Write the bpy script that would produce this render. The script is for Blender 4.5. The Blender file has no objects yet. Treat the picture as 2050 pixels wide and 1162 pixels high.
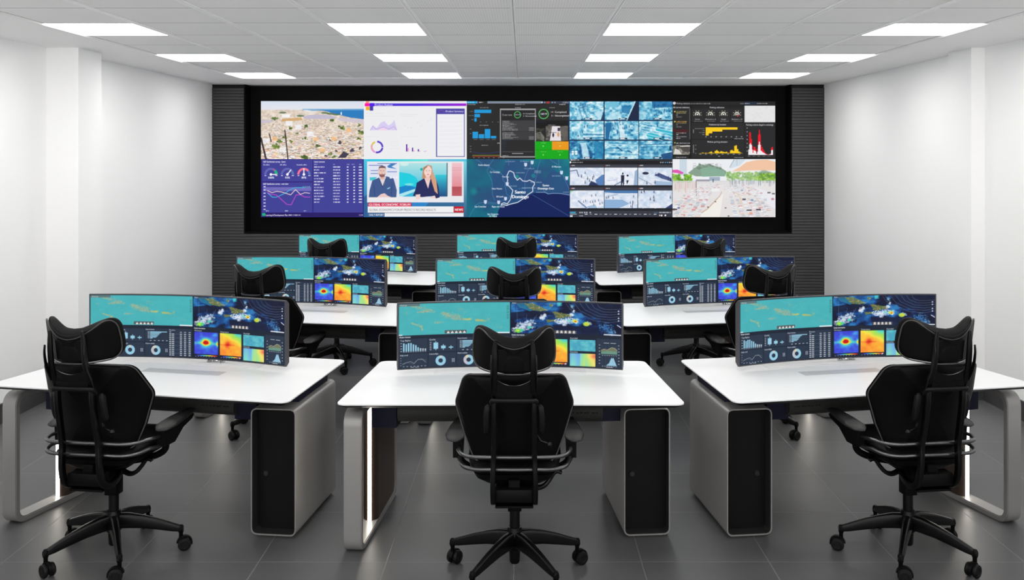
import bpy, bmesh, math, random
import numpy as np
from mathutils import Vector, Matrix

C = bpy.context.scene.collection
PI = math.pi
rad = math.radians
random.seed(7)

# ------------------------------------------------------------------ materials
def srgb(r, g, b):
    def f(c):
        c = c / 255.0
        return c / 12.92 if c <= 0.04045 else ((c + 0.055) / 1.055) ** 2.4
    return (f(r), f(g), f(b), 1.0)

def mat(name, col, rough=0.5, metal=0.0, spec=0.5, emit=None, strength=0.0, bump=None, coat=0.0):
    m = bpy.data.materials.new(name)
    m.use_nodes = True
    nt = m.node_tree
    b = nt.nodes['Principled BSDF']
    b.inputs['Base Color'].default_value = col
    b.inputs['Roughness'].default_value = rough
    b.inputs['Metallic'].default_value = metal
    b.inputs['Specular IOR Level'].default_value = spec
    b.inputs['Coat Weight'].default_value = coat
    if emit:
        b.inputs['Emission Color'].default_value = emit
        b.inputs['Emission Strength'].default_value = strength
    if bump:
        scale, amount, dist = bump
        tc = nt.nodes.new('ShaderNodeTexCoord')
        nz = nt.nodes.new('ShaderNodeTexNoise')
        nz.inputs['Scale'].default_value = scale
        nz.inputs['Detail'].default_value = 3
        bp = nt.nodes.new('ShaderNodeBump')
        bp.inputs['Strength'].default_value = amount
        bp.inputs['Distance'].default_value = dist
        nt.links.new(tc.outputs['Object'], nz.inputs['Vector'])
        nt.links.new(nz.outputs['Fac'], bp.inputs['Height'])
        nt.links.new(bp.outputs['Normal'], b.inputs['Normal'])
    return m

# ------------------------------------------------------------------ objects
def tag(o, label=None, cat=None, group=None, kind=None):
    if label: o['label'] = label
    if cat: o['category'] = cat
    if group: o['group'] = group
    if kind: o['kind'] = kind
    return o

def empty(name, loc=(0, 0, 0), rz=0.0):
    o = bpy.data.objects.new(name, None)
    o.empty_display_size = 0.1
    C.objects.link(o)
    o.location = loc
    o.rotation_euler = (0, 0, rz)
    return o

def obj(name, me, m=None, parent=None, loc=(0, 0, 0), rz=0.0, smooth=False):
    if isinstance(me, bmesh.types.BMesh):
        bm = me
        bmesh.ops.recalc_face_normals(bm, faces=bm.faces)
        me = bpy.data.meshes.new(name)
        bm.to_mesh(me)
        bm.free()
    if m is not None and not me.materials:
        me.materials.append(m)
    if smooth:
        me.shade_smooth()
        me.set_sharp_from_angle(angle=rad(smooth if smooth is not True else 40))
    o = bpy.data.objects.new(name, me)
    C.objects.link(o)
    o.parent = parent
    o.location = loc
    o.rotation_euler = (0, 0, rz)
    return o

def copy_tree(o, parent=None):
    c = o.copy()
    C.objects.link(c)
    c.parent = parent
    for ch in list(o.children):
        copy_tree(ch, c)
    return c

# ------------------------------------------------------------------ shapes
def add_box(bm, x0, x1, y0, y1, z0, z1, bevel=0.0, seg=2):
    vs = [bm.verts.new((x, y, z)) for x in (x0, x1) for y in (y0, y1) for z in (z0, z1)]
    q = [(0, 1, 3, 2), (4, 6, 7, 5), (0, 4, 5, 1), (2, 3, 7, 6), (0, 2, 6, 4), (1, 5, 7, 3)]
    fs = [bm.faces.new([vs[i] for i in f]) for f in q]
    if bevel > 0:
        es = list({e for f in fs for e in f.edges})
        bmesh.ops.bevel(bm, geom=es, offset=bevel, segments=seg, profile=0.5, affect='EDGES')

def box(*a, **k):
    bm = bmesh.new()
    add_box(bm, *a, **k)
    return bm

def add_rings(bm, rings, cap=True, closed=True):
    """skin a list of equally long point rings"""
    vr = [[bm.verts.new(p) for p in r] for r in rings]
    n = len(vr[0])
    for a, b in zip(vr[:-1], vr[1:]):
        for i in range(n if closed else n - 1):
            j = (i + 1) % n
            bm.faces.new((a[i], a[j], b[j], b[i]))
    if cap:
        bm.faces.new(vr[0][::-1])
        bm.faces.new(vr[-1])
    return vr

def spline(pts, n=8):
    """Catmull-Rom through pts"""
    P = [Vector(p) for p in pts]
    P = [P[0] * 2 - P[1]] + P + [P[-1] * 2 - P[-2]]
    out = []
    for i in range(1, len(P) - 2):
        for k in range(n):
            t = k / n
            p0, p1, p2, p3 = P[i - 1], P[i], P[i + 1], P[i + 2]
            out.append(0.5 * ((2 * p1) + (p2 - p0) * t + (2 * p0 - 5 * p1 + 4 * p2 - p3) * t * t
                              + (3 * p1 - p0 - 3 * p2 + p3) * t ** 3))
    out.append(P[-2].copy())
    return out

def add_sweep(bm, path, section, up=Vector((1, 0, 0))):
    """sweep section(i, t) -> list of (a, b); a along 'up' side, b along normal"""
    n = len(path)
    rings = []
    for i, p in enumerate(path):
        t = (path[min(i + 1, n - 1)] - path[max(i - 1, 0)]).normalized()
        s = (up - t * up.dot(t))
        if s.length < 1e-4:
            s = Vector((0, 1, 0)) - t * t.y
        s.normalize()
        nn = t.cross(s)
        rings.append([p + s * a + nn * b for a, b in section(i / max(1, n - 1))])
    add_rings(bm, rings)

def circ(r, n=12):
    return [(r * math.cos(2 * PI * k / n), r * math.sin(2 * PI * k / n)) for k in range(n)]

def add_tube(bm, pts, r, n=12, k=8, up=Vector((0, 0, 1))):
    path = spline(pts, k) if k else [Vector(p) for p in pts]
    rr = r if callable(r) else (lambda t: r)
    add_sweep(bm, path, lambda t: circ(rr(t), n), up)

def rrect(w, h, r, n=4):
    """rounded rectangle section, half sizes w, h"""
    out = []
    for cx, cy, a0 in ((w - r, h - r, 0), (-w + r, h - r, 90), (-w + r, -h + r, 180), (w - r, -h + r, 270)):
        for k in range(n + 1):
            a = rad(a0 + 90 * k / n)
            out.append((cx + r * math.cos(a), cy + r * math.sin(a)))
    return out

def round_poly(pts, radii, n=6):
    """2D polygon with rounded corners"""
    out = []
    m = len(pts)
    if not isinstance(radii, (list, tuple)):
        radii = [radii] * m
    for i in range(m):
        p = Vector(pts[i]); a = Vector(pts[i - 1]); b = Vector(pts[(i + 1) % m])
        u = (a - p).normalized(); v = (b - p).normalized()
        ang = u.angle(v)
        d = min(radii[i] / math.tan(ang / 2), 0.48 * (a - p).length, 0.48 * (b - p).length)
        p0 = p + u * d; p1 = p + v * d
        for k in range(n + 1):
            t = k / n
            q = p0 * (1 - t) ** 2 + p * 2 * t * (1 - t) + p1 * t * t
            out.append((q.x, q.y))
    return out

def add_prism(bm, outline, f0, f1):
    """prism between two maps of the same 2D outline"""
    add_rings(bm, [[f0(u, v) for u, v in outline], [f1(u, v) for u, v in outline]])

def inset(outline, d):
    """move every point of a CCW outline inward by d"""
    n = len(outline)
    out = []
    for i in range(n):
        a = Vector(outline[i - 1]); p = Vector(outline[i]); b = Vector(outline[(i + 1) % n])
        t = (b - a)
        if t.length < 1e-9:
            t = Vector((1, 0))
        t.normalize()
        out.append((p.x - t.y * d, p.y + t.x * d))
    return out

def add_pad(bm, outline, th, fmap, rings=(1, .985, .95, .89, .78, .6, .35), p=5.0, q=2.0, thb=None):
    """upholstered pad: outline in (u, v), rounded thickness w, mapped to 3D by fmap(u, v, w)"""
    cu = sum(a for a, b in outline) / len(outline)
    cv = sum(b for a, b in outline) / len(outline)
    thb = th if thb is None else thb
    def ring(r, s):
        w = (th if s > 0 else -thb) * max(0.0, 1 - r ** p) ** (1 / q)
        return [bm.verts.new(fmap(cu + (u - cu) * r, cv + (v - cv) * r, w)) for u, v in outline]
    n = len(outline)
    edge = ring(1.0, 1)
    for s, t in ((1, th), (-1, -thb)):
        prev = edge
        for r in rings[1:]:
            cur = ring(r, s)
            for i in range(n):
                j = (i + 1) % n
                f = (prev[i], prev[j], cur[j], cur[i])
                bm.faces.new(f if s > 0 else f[::-1])
            prev = cur
        c = bm.verts.new(fmap(cu, cv, t))
        for i in range(n):
            j = (i + 1) % n
            f = (prev[i], prev[j], c)
            bm.faces.new(f if s > 0 else f[::-1])

def add_lathe(bm, prof, n=20, loc=(0, 0, 0)):
    rings = [[(loc[0] + r * math.cos(2 * PI * k / n), loc[1] + r * math.sin(2 * PI * k / n), loc[2] + z)
              for k in range(n)] for r, z in prof]
    add_rings(bm, rings)
# ------------------------------------------------------------------ screen pictures, drawn shape by shape
SS = 3
GLYPH = {}
def load_glyphs(chars):
    objs = []
    def mk(s):
        cu = bpy.data.curves.new('t', 'FONT')
        cu.body = s
        cu.size = 1.0
        cu.resolution_u = 3
        o = bpy.data.objects.new('t', cu)
        C.objects.link(o)
        objs.append(o)
        return o
    ref = mk('I')
    jobs = [(c, mk(c), mk(c + 'I')) for c in chars if c != ' ']
    sp = mk('I I')
    bpy.context.view_layer.update()
    dg = bpy.context.evaluated_depsgraph_get()
    def tris(o):
        e = o.evaluated_get(dg)
        me = e.to_mesh()
        me.calc_loop_triangles()
        co = np.array([v.co[:2] for v in me.vertices]).reshape(-1, 2)
        tr = np.array([t.vertices[:] for t in me.loop_triangles], dtype=int).reshape(-1, 3)
        e.to_mesh_clear()
        return co, tr
    c0, _ = tris(ref)
    xi = c0[:, 0].max()
    for c, o1, o2 in jobs:
        co, tr = tris(o1)
        c2, _ = tris(o2)
        GLYPH[c] = (co[tr], c2[:, 0].max() - xi)
    c2, _ = tris(sp)
    GLYPH[' '] = (np.zeros((0, 3, 2)), c2[:, 0].max() - xi - GLYPH['I'][1])
    for o in objs:
        cu = o.data
        bpy.data.objects.remove(o)
        bpy.data.curves.remove(cu)

def lerp(a, b, t):
    return a + (b - a) * t

def fbm(h, w, sx, sy, seed, octs=4, gain=0.5):
    rng = np.random.RandomState(seed)
    out = np.zeros((h, w)); amp = 1.0; tot = 0
    for o in range(octs):
        gx = max(2, int(sx * 2 ** o)); gy = max(2, int(sy * 2 ** o))
        g = rng.rand(gy + 2, gx + 2)
        X = np.linspace(0, gx, w); Y = np.linspace(0, gy, h)
        xi = X.astype(int); yi = Y.astype(int)
        fx = X - xi; fy = (Y - yi)[:, None]
        fx = fx * fx * (3 - 2 * fx); fy = fy * fy * (3 - 2 * fy)
        a = g[yi][:, xi]; b = g[yi][:, xi + 1]; c = g[yi + 1][:, xi]; d = g[yi + 1][:, xi + 1]
        out += amp * lerp(lerp(a, b, fx), lerp(c, d, fx), fy)
        tot += amp; amp *= gain
    return out / tot

def jet(t):
    t = np.clip(t, 0, 1)
    pts = [(0, (60, 50, 160)), (.18, (60, 70, 215)), (.33, (70, 160, 225)), (.45, (90, 215, 190)), (.55, (160, 225, 90)),
           (.66, (245, 225, 70)), (.78, (250, 165, 50)), (.9, (235, 70, 35)), (1, (190, 15, 20))]
    x = [p[0] for p in pts]
    return np.stack([np.interp(t, x, [p[1][k] for p in pts]) for k in range(3)], -1) / 255

class Canvas:
    def __init__(s, W, H, bounds, bg):
        s.W, s.H = W, H
        s.w, s.h = W * SS, H * SS
        s.x0, s.y0, s.x1, s.y1 = bounds
        s.kx = s.w / (s.x1 - s.x0); s.ky = s.h / (s.y1 - s.y0)
        s.a = np.empty((s.h, s.w, 3)); s.a[:] = np.array(bg) / 255
    def px(s, x, y):
        return (x - s.x0) * s.kx, (y - s.y0) * s.ky
    def region(s, x0, y0, x1, y1):
        a, b = s.px(x0, y0); c, d = s.px(x1, y1)
        return (max(0, int(round(a))), max(0, int(round(b))), min(s.w, max(int(round(c)), int(round(a)) + 1)),
                min(s.h, max(int(round(d)), int(round(b)) + 1)))
    def blend(s, sl, mask, c, al):
        c = np.array(c) / 255 if not isinstance(c, np.ndarray) else c
        m = (mask * al)[..., None]
        s.a[sl] = s.a[sl] * (1 - m) + c * m
    def rect(s, x0, y0, x1, y1, c, al=1.0):
        a, b, e, d = s.region(x0, y0, x1, y1)
        if e > a and d > b:
            s.a[b:d, a:e] = s.a[b:d, a:e] * (1 - al) + np.array(c) / 255 * al
    def grad(s, x0, y0, x1, y1, c0, c1, vert=True, al=1.0):
        a, b, e, d = s.region(x0, y0, x1, y1)
        if e <= a or d <= b: return
        t = np.linspace(0, 1, d - b)[:, None, None] if vert else np.linspace(0, 1, e - a)[None, :, None]
        col = np.array(c0) / 255 * (1 - t) + np.array(c1) / 255 * t
        s.a[b:d, a:e] = s.a[b:d, a:e] * (1 - al) + col * al
    def sub(s, x0, y0, x1, y1):
        a, b, e, d = s.region(x0, y0, x1, y1)
        return (slice(b, d), slice(a, e)), d - b, e - a
    def poly(s, pts, c, al=1.0):
        P = [s.px(*p) for p in pts]
        xs = [p[0] for p in P]; ys = [p[1] for p in P]
        a = max(0, int(min(xs))); b = max(0, int(min(ys))); e = min(s.w, int(max(xs)) + 2); d = min(s.h, int(max(ys)) + 2)
        if e <= a or d <= b: return
        X, Y = np.meshgrid(np.arange(a, e) + .5, np.arange(b, d) + .5)
        m = np.zeros(X.shape, bool)
        for (px, py), (qx, qy) in zip(P, P[1:] + P[:1]):
            if py == qy: continue
            cr = ((py > Y) != (qy > Y)) & (X < (qx - px) * (Y - py) / (qy - py) + px)
            m ^= cr
        s.blend((slice(b, d), slice(a, e)), m.astype(float), c, al)
    def line(s, pts, wd, c, al=1.0):
        P = [s.px(*p) for p in pts]
        r = wd * s.kx / 2
        xs = [p[0] for p in P]; ys = [p[1] for p in P]
        a = max(0, int(min(xs) - r - 1)); b = max(0, int(min(ys) - r - 1))
        e = min(s.w, int(max(xs) + r + 2)); d = min(s.h, int(max(ys) + r + 2))
        if e <= a or d <= b: return
        X, Y = np.meshgrid(np.arange(a, e) + .5, np.arange(b, d) + .5)
        D = np.full(X.shape, 1e9)
        for (px, py), (qx, qy) in zip(P[:-1], P[1:]):
            vx, vy = qx - px, qy - py
            L = vx * vx + vy * vy + 1e-9
            t = np.clip(((X - px) * vx + (Y - py) * vy) / L, 0, 1)
            D = np.minimum(D, np.hypot(X - px - t * vx, Y - py - t * vy))
        s.blend((slice(b, d), slice(a, e)), np.clip(r + .5 - D, 0, 1), c, al)
    def disc(s, cx, cy, r, c, al=1.0, ry=None, soft=0.0):
        px, py = s.px(cx, cy); rx = r * s.kx; ry = (ry if ry else r) * s.ky
        a = max(0, int(px - rx - 2)); b = max(0, int(py - ry - 2)); e = min(s.w, int(px + rx + 3)); d = min(s.h, int(py + ry + 3))
        if e <= a or d <= b: return
        X, Y = np.meshgrid(np.arange(a, e) + .5, np.arange(b, d) + .5)
        D = np.hypot((X - px) / rx, (Y - py) / ry)
        m = np.clip((1 - D) / soft, 0, 1) if soft else (D < 1).astype(float)
        s.blend((slice(b, d), slice(a, e)), m, c, al)
    def ring(s, cx, cy, r0, r1, c, a0=0, a1=360, al=1.0):
        px, py = s.px(cx, cy); R0 = r0 * s.kx; R1 = r1 * s.kx
        a = max(0, int(px - R1 - 2)); b = max(0, int(py - R1 - 2)); e = min(s.w, int(px + R1 + 3)); d = min(s.h, int(py + R1 + 3))
        if e <= a or d <= b: return
        X, Y = np.meshgrid(np.arange(a, e) + .5 - px, np.arange(b, d) + .5 - py)
        D = np.hypot(X, Y)
        A = np.degrees(np.arctan2(X, -Y)) % 360            # clockwise from 12 o'clock
        m = (D >= R0) & (D <= R1)
        if a1 - a0 < 360:
            m &= ((A - a0) % 360) <= (a1 - a0)
        s.blend((slice(b, d), slice(a, e)), m.astype(float), c, al)
    def width(s, t):
        return sum(GLYPH[ch][1] for ch in t)
    def text(s, t, x, y, size, c=(245, 245, 250), al=1.0, align='l', fit=None, bold=0.0):
        """baseline at y, cap height about 0.7 * size; 'fit' squeezes the line to that width"""
        w = s.width(t) * size
        sq = fit / w if fit else 1.0
        w *= sq
        x = x - (w / 2 if align == 'c' else w if align == 'r' else 0)
        tr = []
        cx = 0.0
        for ch in t:
            g, adv = GLYPH[ch]
            if len(g):
                tr.append(g + np.array([cx, 0]))
            cx += adv
        if not tr: return
        T = np.concatenate(tr) * size
        T[..., 0] = (T[..., 0] * sq + x - s.x0) * s.kx
        T[..., 1] = (y - T[..., 1] - s.y0) * s.ky
        a = max(0, int(T[..., 0].min()) - 1); b = max(0, int(T[..., 1].min()) - 1)
        e = min(s.w, int(T[..., 0].max()) + 2); d = min(s.h, int(T[..., 1].max()) + 2)
        if e <= a or d <= b: return
        K = 2
        M = np.zeros(((d - b) * K, (e - a) * K), bool)
        T = (T - np.array([a, b])) * K
        for p, q, r in T:
            ar = (q[0] - p[0]) * (r[1] - p[1]) - (q[1] - p[1]) * (r[0] - p[0])
            if abs(ar) < 1e-9: continue
            if ar < 0: q, r = r, q
            ax = max(0, int(min(p[0], q[0], r[0]))); bx = min(M.shape[1], int(max(p[0], q[0], r[0])) + 2)
            ay = max(0, int(min(p[1], q[1], r[1]))); by = min(M.shape[0], int(max(p[1], q[1], r[1])) + 2)
            if bx <= ax or by <= ay: continue
            X = np.arange(ax, bx)[None, :] + .5; Y = np.arange(ay, by)[:, None] + .5
            m = ((q[0] - p[0]) * (Y - p[1]) - (q[1] - p[1]) * (X - p[0]) >= 0) & \
                ((r[0] - q[0]) * (Y - q[1]) - (r[1] - q[1]) * (X - q[0]) >= 0) & \
                ((p[0] - r[0]) * (Y - r[1]) - (p[1] - r[1]) * (X - r[0]) >= 0)
            M[ay:by, ax:bx] |= m
        if bold:
            k = max(1, int(bold * size * s.kx * K))
            N = M.copy()
            for i in range(1, k + 1):
                N[:, i:] |= M[:, :-i]
            M = N
        m = M.reshape(d - b, K, e - a, K).mean((1, 3))
        s.blend((slice(b, d), slice(a, e)), m, c, al)
    def dashes(s, x0, x1, y, h, seed, c=(225, 228, 235), al=.8):
        """a line of print too small to read"""
        rng = random.Random(seed)
        x = x0
        while x < x1 - h * .5:
            w = h * rng.uniform(1.2, 3.4)
            s.rect(x, y, min(x + w, x1), y + h, c, al * rng.uniform(.6, 1))
            x += w + h * .45
    def noise(s, x0, y0, x1, y1, sx, sy, seed, octs=4):
        sl, h, w = s.sub(x0, y0, x1, y1)
        return sl, fbm(h, w, sx, sy, seed, octs)
    def done(s):
        return s.a.reshape(s.H, SS, s.W, SS, 3).mean((1, 3))

# ---- the pictures of the video wall (coordinates follow the picture of each window, about 1930 x 1095 units)
TOP = (40, 40, 1970, 1135)
BOT = (40, 38, 1970, 1118)
PW, PH = 300, 170

def pic_city():
    c = Canvas(PW, PH, TOP, (214, 200, 186))
    c.grad(40, 40, 1970, 215, (214, 222, 238), (226, 228, 234))
    sl, n = c.noise(40, 205, 1970, 1135, 40, 24, 3)
    t = np.clip((n - .3) * 2.2, 0, 1)[..., None]
    c.a[sl] = np.array((206, 190, 176)) / 255 * (1 - t) + np.array((242, 228, 212)) / 255 * t
    rng = random.Random(5)
    pal = [(246, 234, 222), (248, 240, 232), (240, 224, 210), (240, 236, 240), (250, 248, 252), (244, 218, 196),
           (236, 206, 190), (232, 220, 212), (236, 186, 164), (248, 220, 170), (216, 200, 190), (250, 244, 236)]
    for i in range(2300):
        t = rng.random() ** .8
        y = 240 + 900 * t
        x = rng.uniform(30, 1970)
        s = 5 + 34 * t
        col = rng.choice(pal)
        a = rng.uniform(-.3, .3)
        w = s * rng.uniform(.6, 1.6); h = s * rng.uniform(.45, .8)
        if rng.random() < .24:
            q = rng.random()
            c.disc(x, y, s * rng.uniform(.3, .9), (86, 96, 60) if q < .3 else (128, 116, 104) if q < .6 else (150, 158, 110) if q < .8 else (104, 94, 92), .8, ry=s * .45)
        c.poly([(x - w, y - a * w), (x + w, y + a * w), (x + w * .9, y + a * w + h), (x - w * 1.1, y - a * w + h)], col, .9)
        if rng.random() < .5:
            c.line([(x - w * 1.1, y - a * w + h), (x + w * .9, y + a * w + h)], 4 + 6 * t, (128, 110, 102), .6)
    c.poly([(830, 335), (950, 300), (1250, 300), (1440, 330), (1430, 380), (1000, 378), (850, 372)], (190, 184, 208), .9)
    c.poly([(40, 395), (180, 388), (290, 420), (190, 452), (40, 460)], (196, 188, 206), .8)
    c.poly([(440, 375), (800, 350), (820, 400), (420, 432)], (206, 160, 96), .8)
    c.poly([(1480, 350), (1970, 392), (1970, 460), (1640, 432), (1480, 400)], (206, 196, 212), .85)
    c.poly([(820, 200), (1130, 208), (1300, 245), (1500, 300), (1700, 350), (1970, 385), (1970, 190)], (36, 122, 190))
    c.grad(820, 185, 1970, 225, (150, 190, 224), (60, 140, 200), al=.7)
    c.poly([(820, 215), (900, 208), (1130, 248), (1000, 262), (900, 250)], (226, 226, 226))
    for x, y in ((780, 320), (450, 260), (300, 370), (1240, 265), (1340, 280), (1450, 295)):
        c.disc(x, y, 70, (66, 100, 60), .75, ry=18)
    c.disc(1545, 275, 10, (255, 255, 255), 1, ry=32)
    c.rect(430, 290, 590, 350, (248, 248, 250), .8)
    for x, y, r in ((330, 895, 62), (400, 800, 48), (480, 715, 50), (840, 1095, 76), (1410, 1085, 44), (1570, 545, 56), (1910, 630, 54),
                    (600, 545, 42), (880, 515, 40), (1100, 885, 42), (1880, 745, 36), (610, 805, 40), (730, 650, 34), (1370, 410, 46),
                    (1880, 495, 36), (1340, 1040, 38), (860, 735, 38), (300, 370, 40)):
        for q in range(9):
            c.disc(x + rng.gauss(0, r * .45), y + rng.gauss(0, r * .3), r * rng.uniform(.3, .55), rng.choice(((70, 100, 30), (96, 124, 40), (52, 76, 28), (130, 146, 70))), .8, ry=r * rng.uniform(.2, .4))
    for pts, w in (([(490, 590), (520, 850), (548, 1130)], 22), ([(45, 740), (95, 950), (140, 1130)], 34), ([(200, 660), (235, 800)], 20)):
        c.line(pts, w, (48, 42, 44), .95)
    c.poly([(1480, 1110), (1590, 985), (1690, 1035), (1620, 1110)], (62, 58, 76))
    for x, y, r in ((1515, 815, 46), (1740, 965, 54), (1900, 930, 36), (1330, 770, 20), (1450, 975, 30), (1250, 1070, 30)):
        [c.disc(x + rng.gauss(0, r * .4), y + rng.gauss(0, r * .35), r * .5, (66, 62, 80), .8, ry=r * .35) for q in range(6)]
    for x, y in ((300, 745), (1680, 580), (1185, 960), (1060, 750), (1400, 740)):
        [c.poly([(x + dx - 26, y + dy - 16), (x + dx + 24, y + dy - 20), (x + dx + 28, y + dy + 14), (x + dx - 22, y + dy + 18)], (244, 186, 122), .75) for dx, dy in ((-22, -14), (24, -8), (-16, 24), (26, 26))]
    for x, y in ((965, 660), (740, 530), (570, 460), (140, 790), (450, 960)):
        c.rect(x - 62, y - 46, x + 62, y + 46, (246, 246, 252), .75)
    return c

def pic_product():
    W = (236, 236, 238)
    c = Canvas(PW, PH, TOP, W)
    c.grad(150, 85, 1960, 134, (74, 44, 212), (84, 40, 216), vert=False)
    c.grad(1100, 85, 1960, 134, (84, 40, 216), (160, 24, 212), vert=False)
    c.rect(80, 44, 140, 84, (255, 140, 120)); c.rect(60, 84, 150, 140, (250, 0, 170))
    c.rect(154, 78, 240, 140, (82, 24, 230)); c.rect(154, 140, 218, 222, (66, 60, 160)); c.rect(82, 148, 150, 214, (242, 176, 20))
    c.text('Product Analysis', 245, 130, 50, bold=.03)
    c.poly([(160, 590), (210, 490), (265, 540), (290, 545), (360, 450), (430, 418), (470, 470), (500, 500), (560, 470), (615, 395), (665, 590)], (214, 204, 240))
    c.poly([(300, 595), (340, 560), (420, 545), (480, 570), (500, 595)], (240, 212, 236))
    c.line([(160, 590), (212, 515), (270, 572), (300, 566), (410, 525), (500, 570), (612, 520), (662, 590)], 9, (172, 148, 214), .8)
    for i, (x, y) in enumerate(((820, 500), (870, 545), (930, 540), (1050, 440), (1120, 500), (1240, 420), (1290, 400))):
        c.disc(x, y, 12, (214, 214, 220), .6)
    for x0, x1, y in ((90, 430, 272), (90, 600, 326), (720, 1060, 290), (740, 980, 326), (90, 330, 706), (740, 1080, 706), (530, 690, 795),
                      (530, 680, 840), (530, 690, 880), (530, 700, 930)):
        c.dashes(x0, x1, y, 9, y, (206, 206, 214), .55)
    c.ring(290, 905, 84, 118, (84, 52, 196), 2, 92)
    c.ring(290, 905, 84, 118, (78, 48, 190), 98, 192)
    c.ring(290, 905, 84, 118, (226, 150, 214), 196, 240)
    c.ring(290, 905, 84, 118, (230, 164, 160), 240, 292)
    c.ring(290, 905, 84, 118, (224, 196, 92), 292, 340)
    for x, h1, h2 in ((832, 136, 66), (942, 72, 18), (1052, 42, 12), (1164, 4, 14)):
        c.rect(x, 988 - h1, x + 24, 988, (88, 26, 160)); c.rect(x + 26, 988 - h2, x + 54, 988, (236, 170, 214))
    c.rect(1394, 184, 1930, 1090, (72, 66, 150)); c.rect(1412, 286, 1916, 1076, (238, 238, 242))
    c.rect(1394, 184, 1930, 284, (72, 62, 160)); c.line([(1440, 240), (1490, 205), (1540, 245), (1590, 225)], 9, (170, 90, 190), .6)
    c.text('Product Summary', 1740, 250, 46, align='c', bold=.04)
    for k in range(9):
        c.dashes(1450, 1880, 345 + k * 78, 9, 40 + k, (214, 214, 224), .6)
        c.dashes(1450, 1800, 372 + k * 78, 9, 60 + k, (214, 214, 224), .5)
    return c

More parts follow.
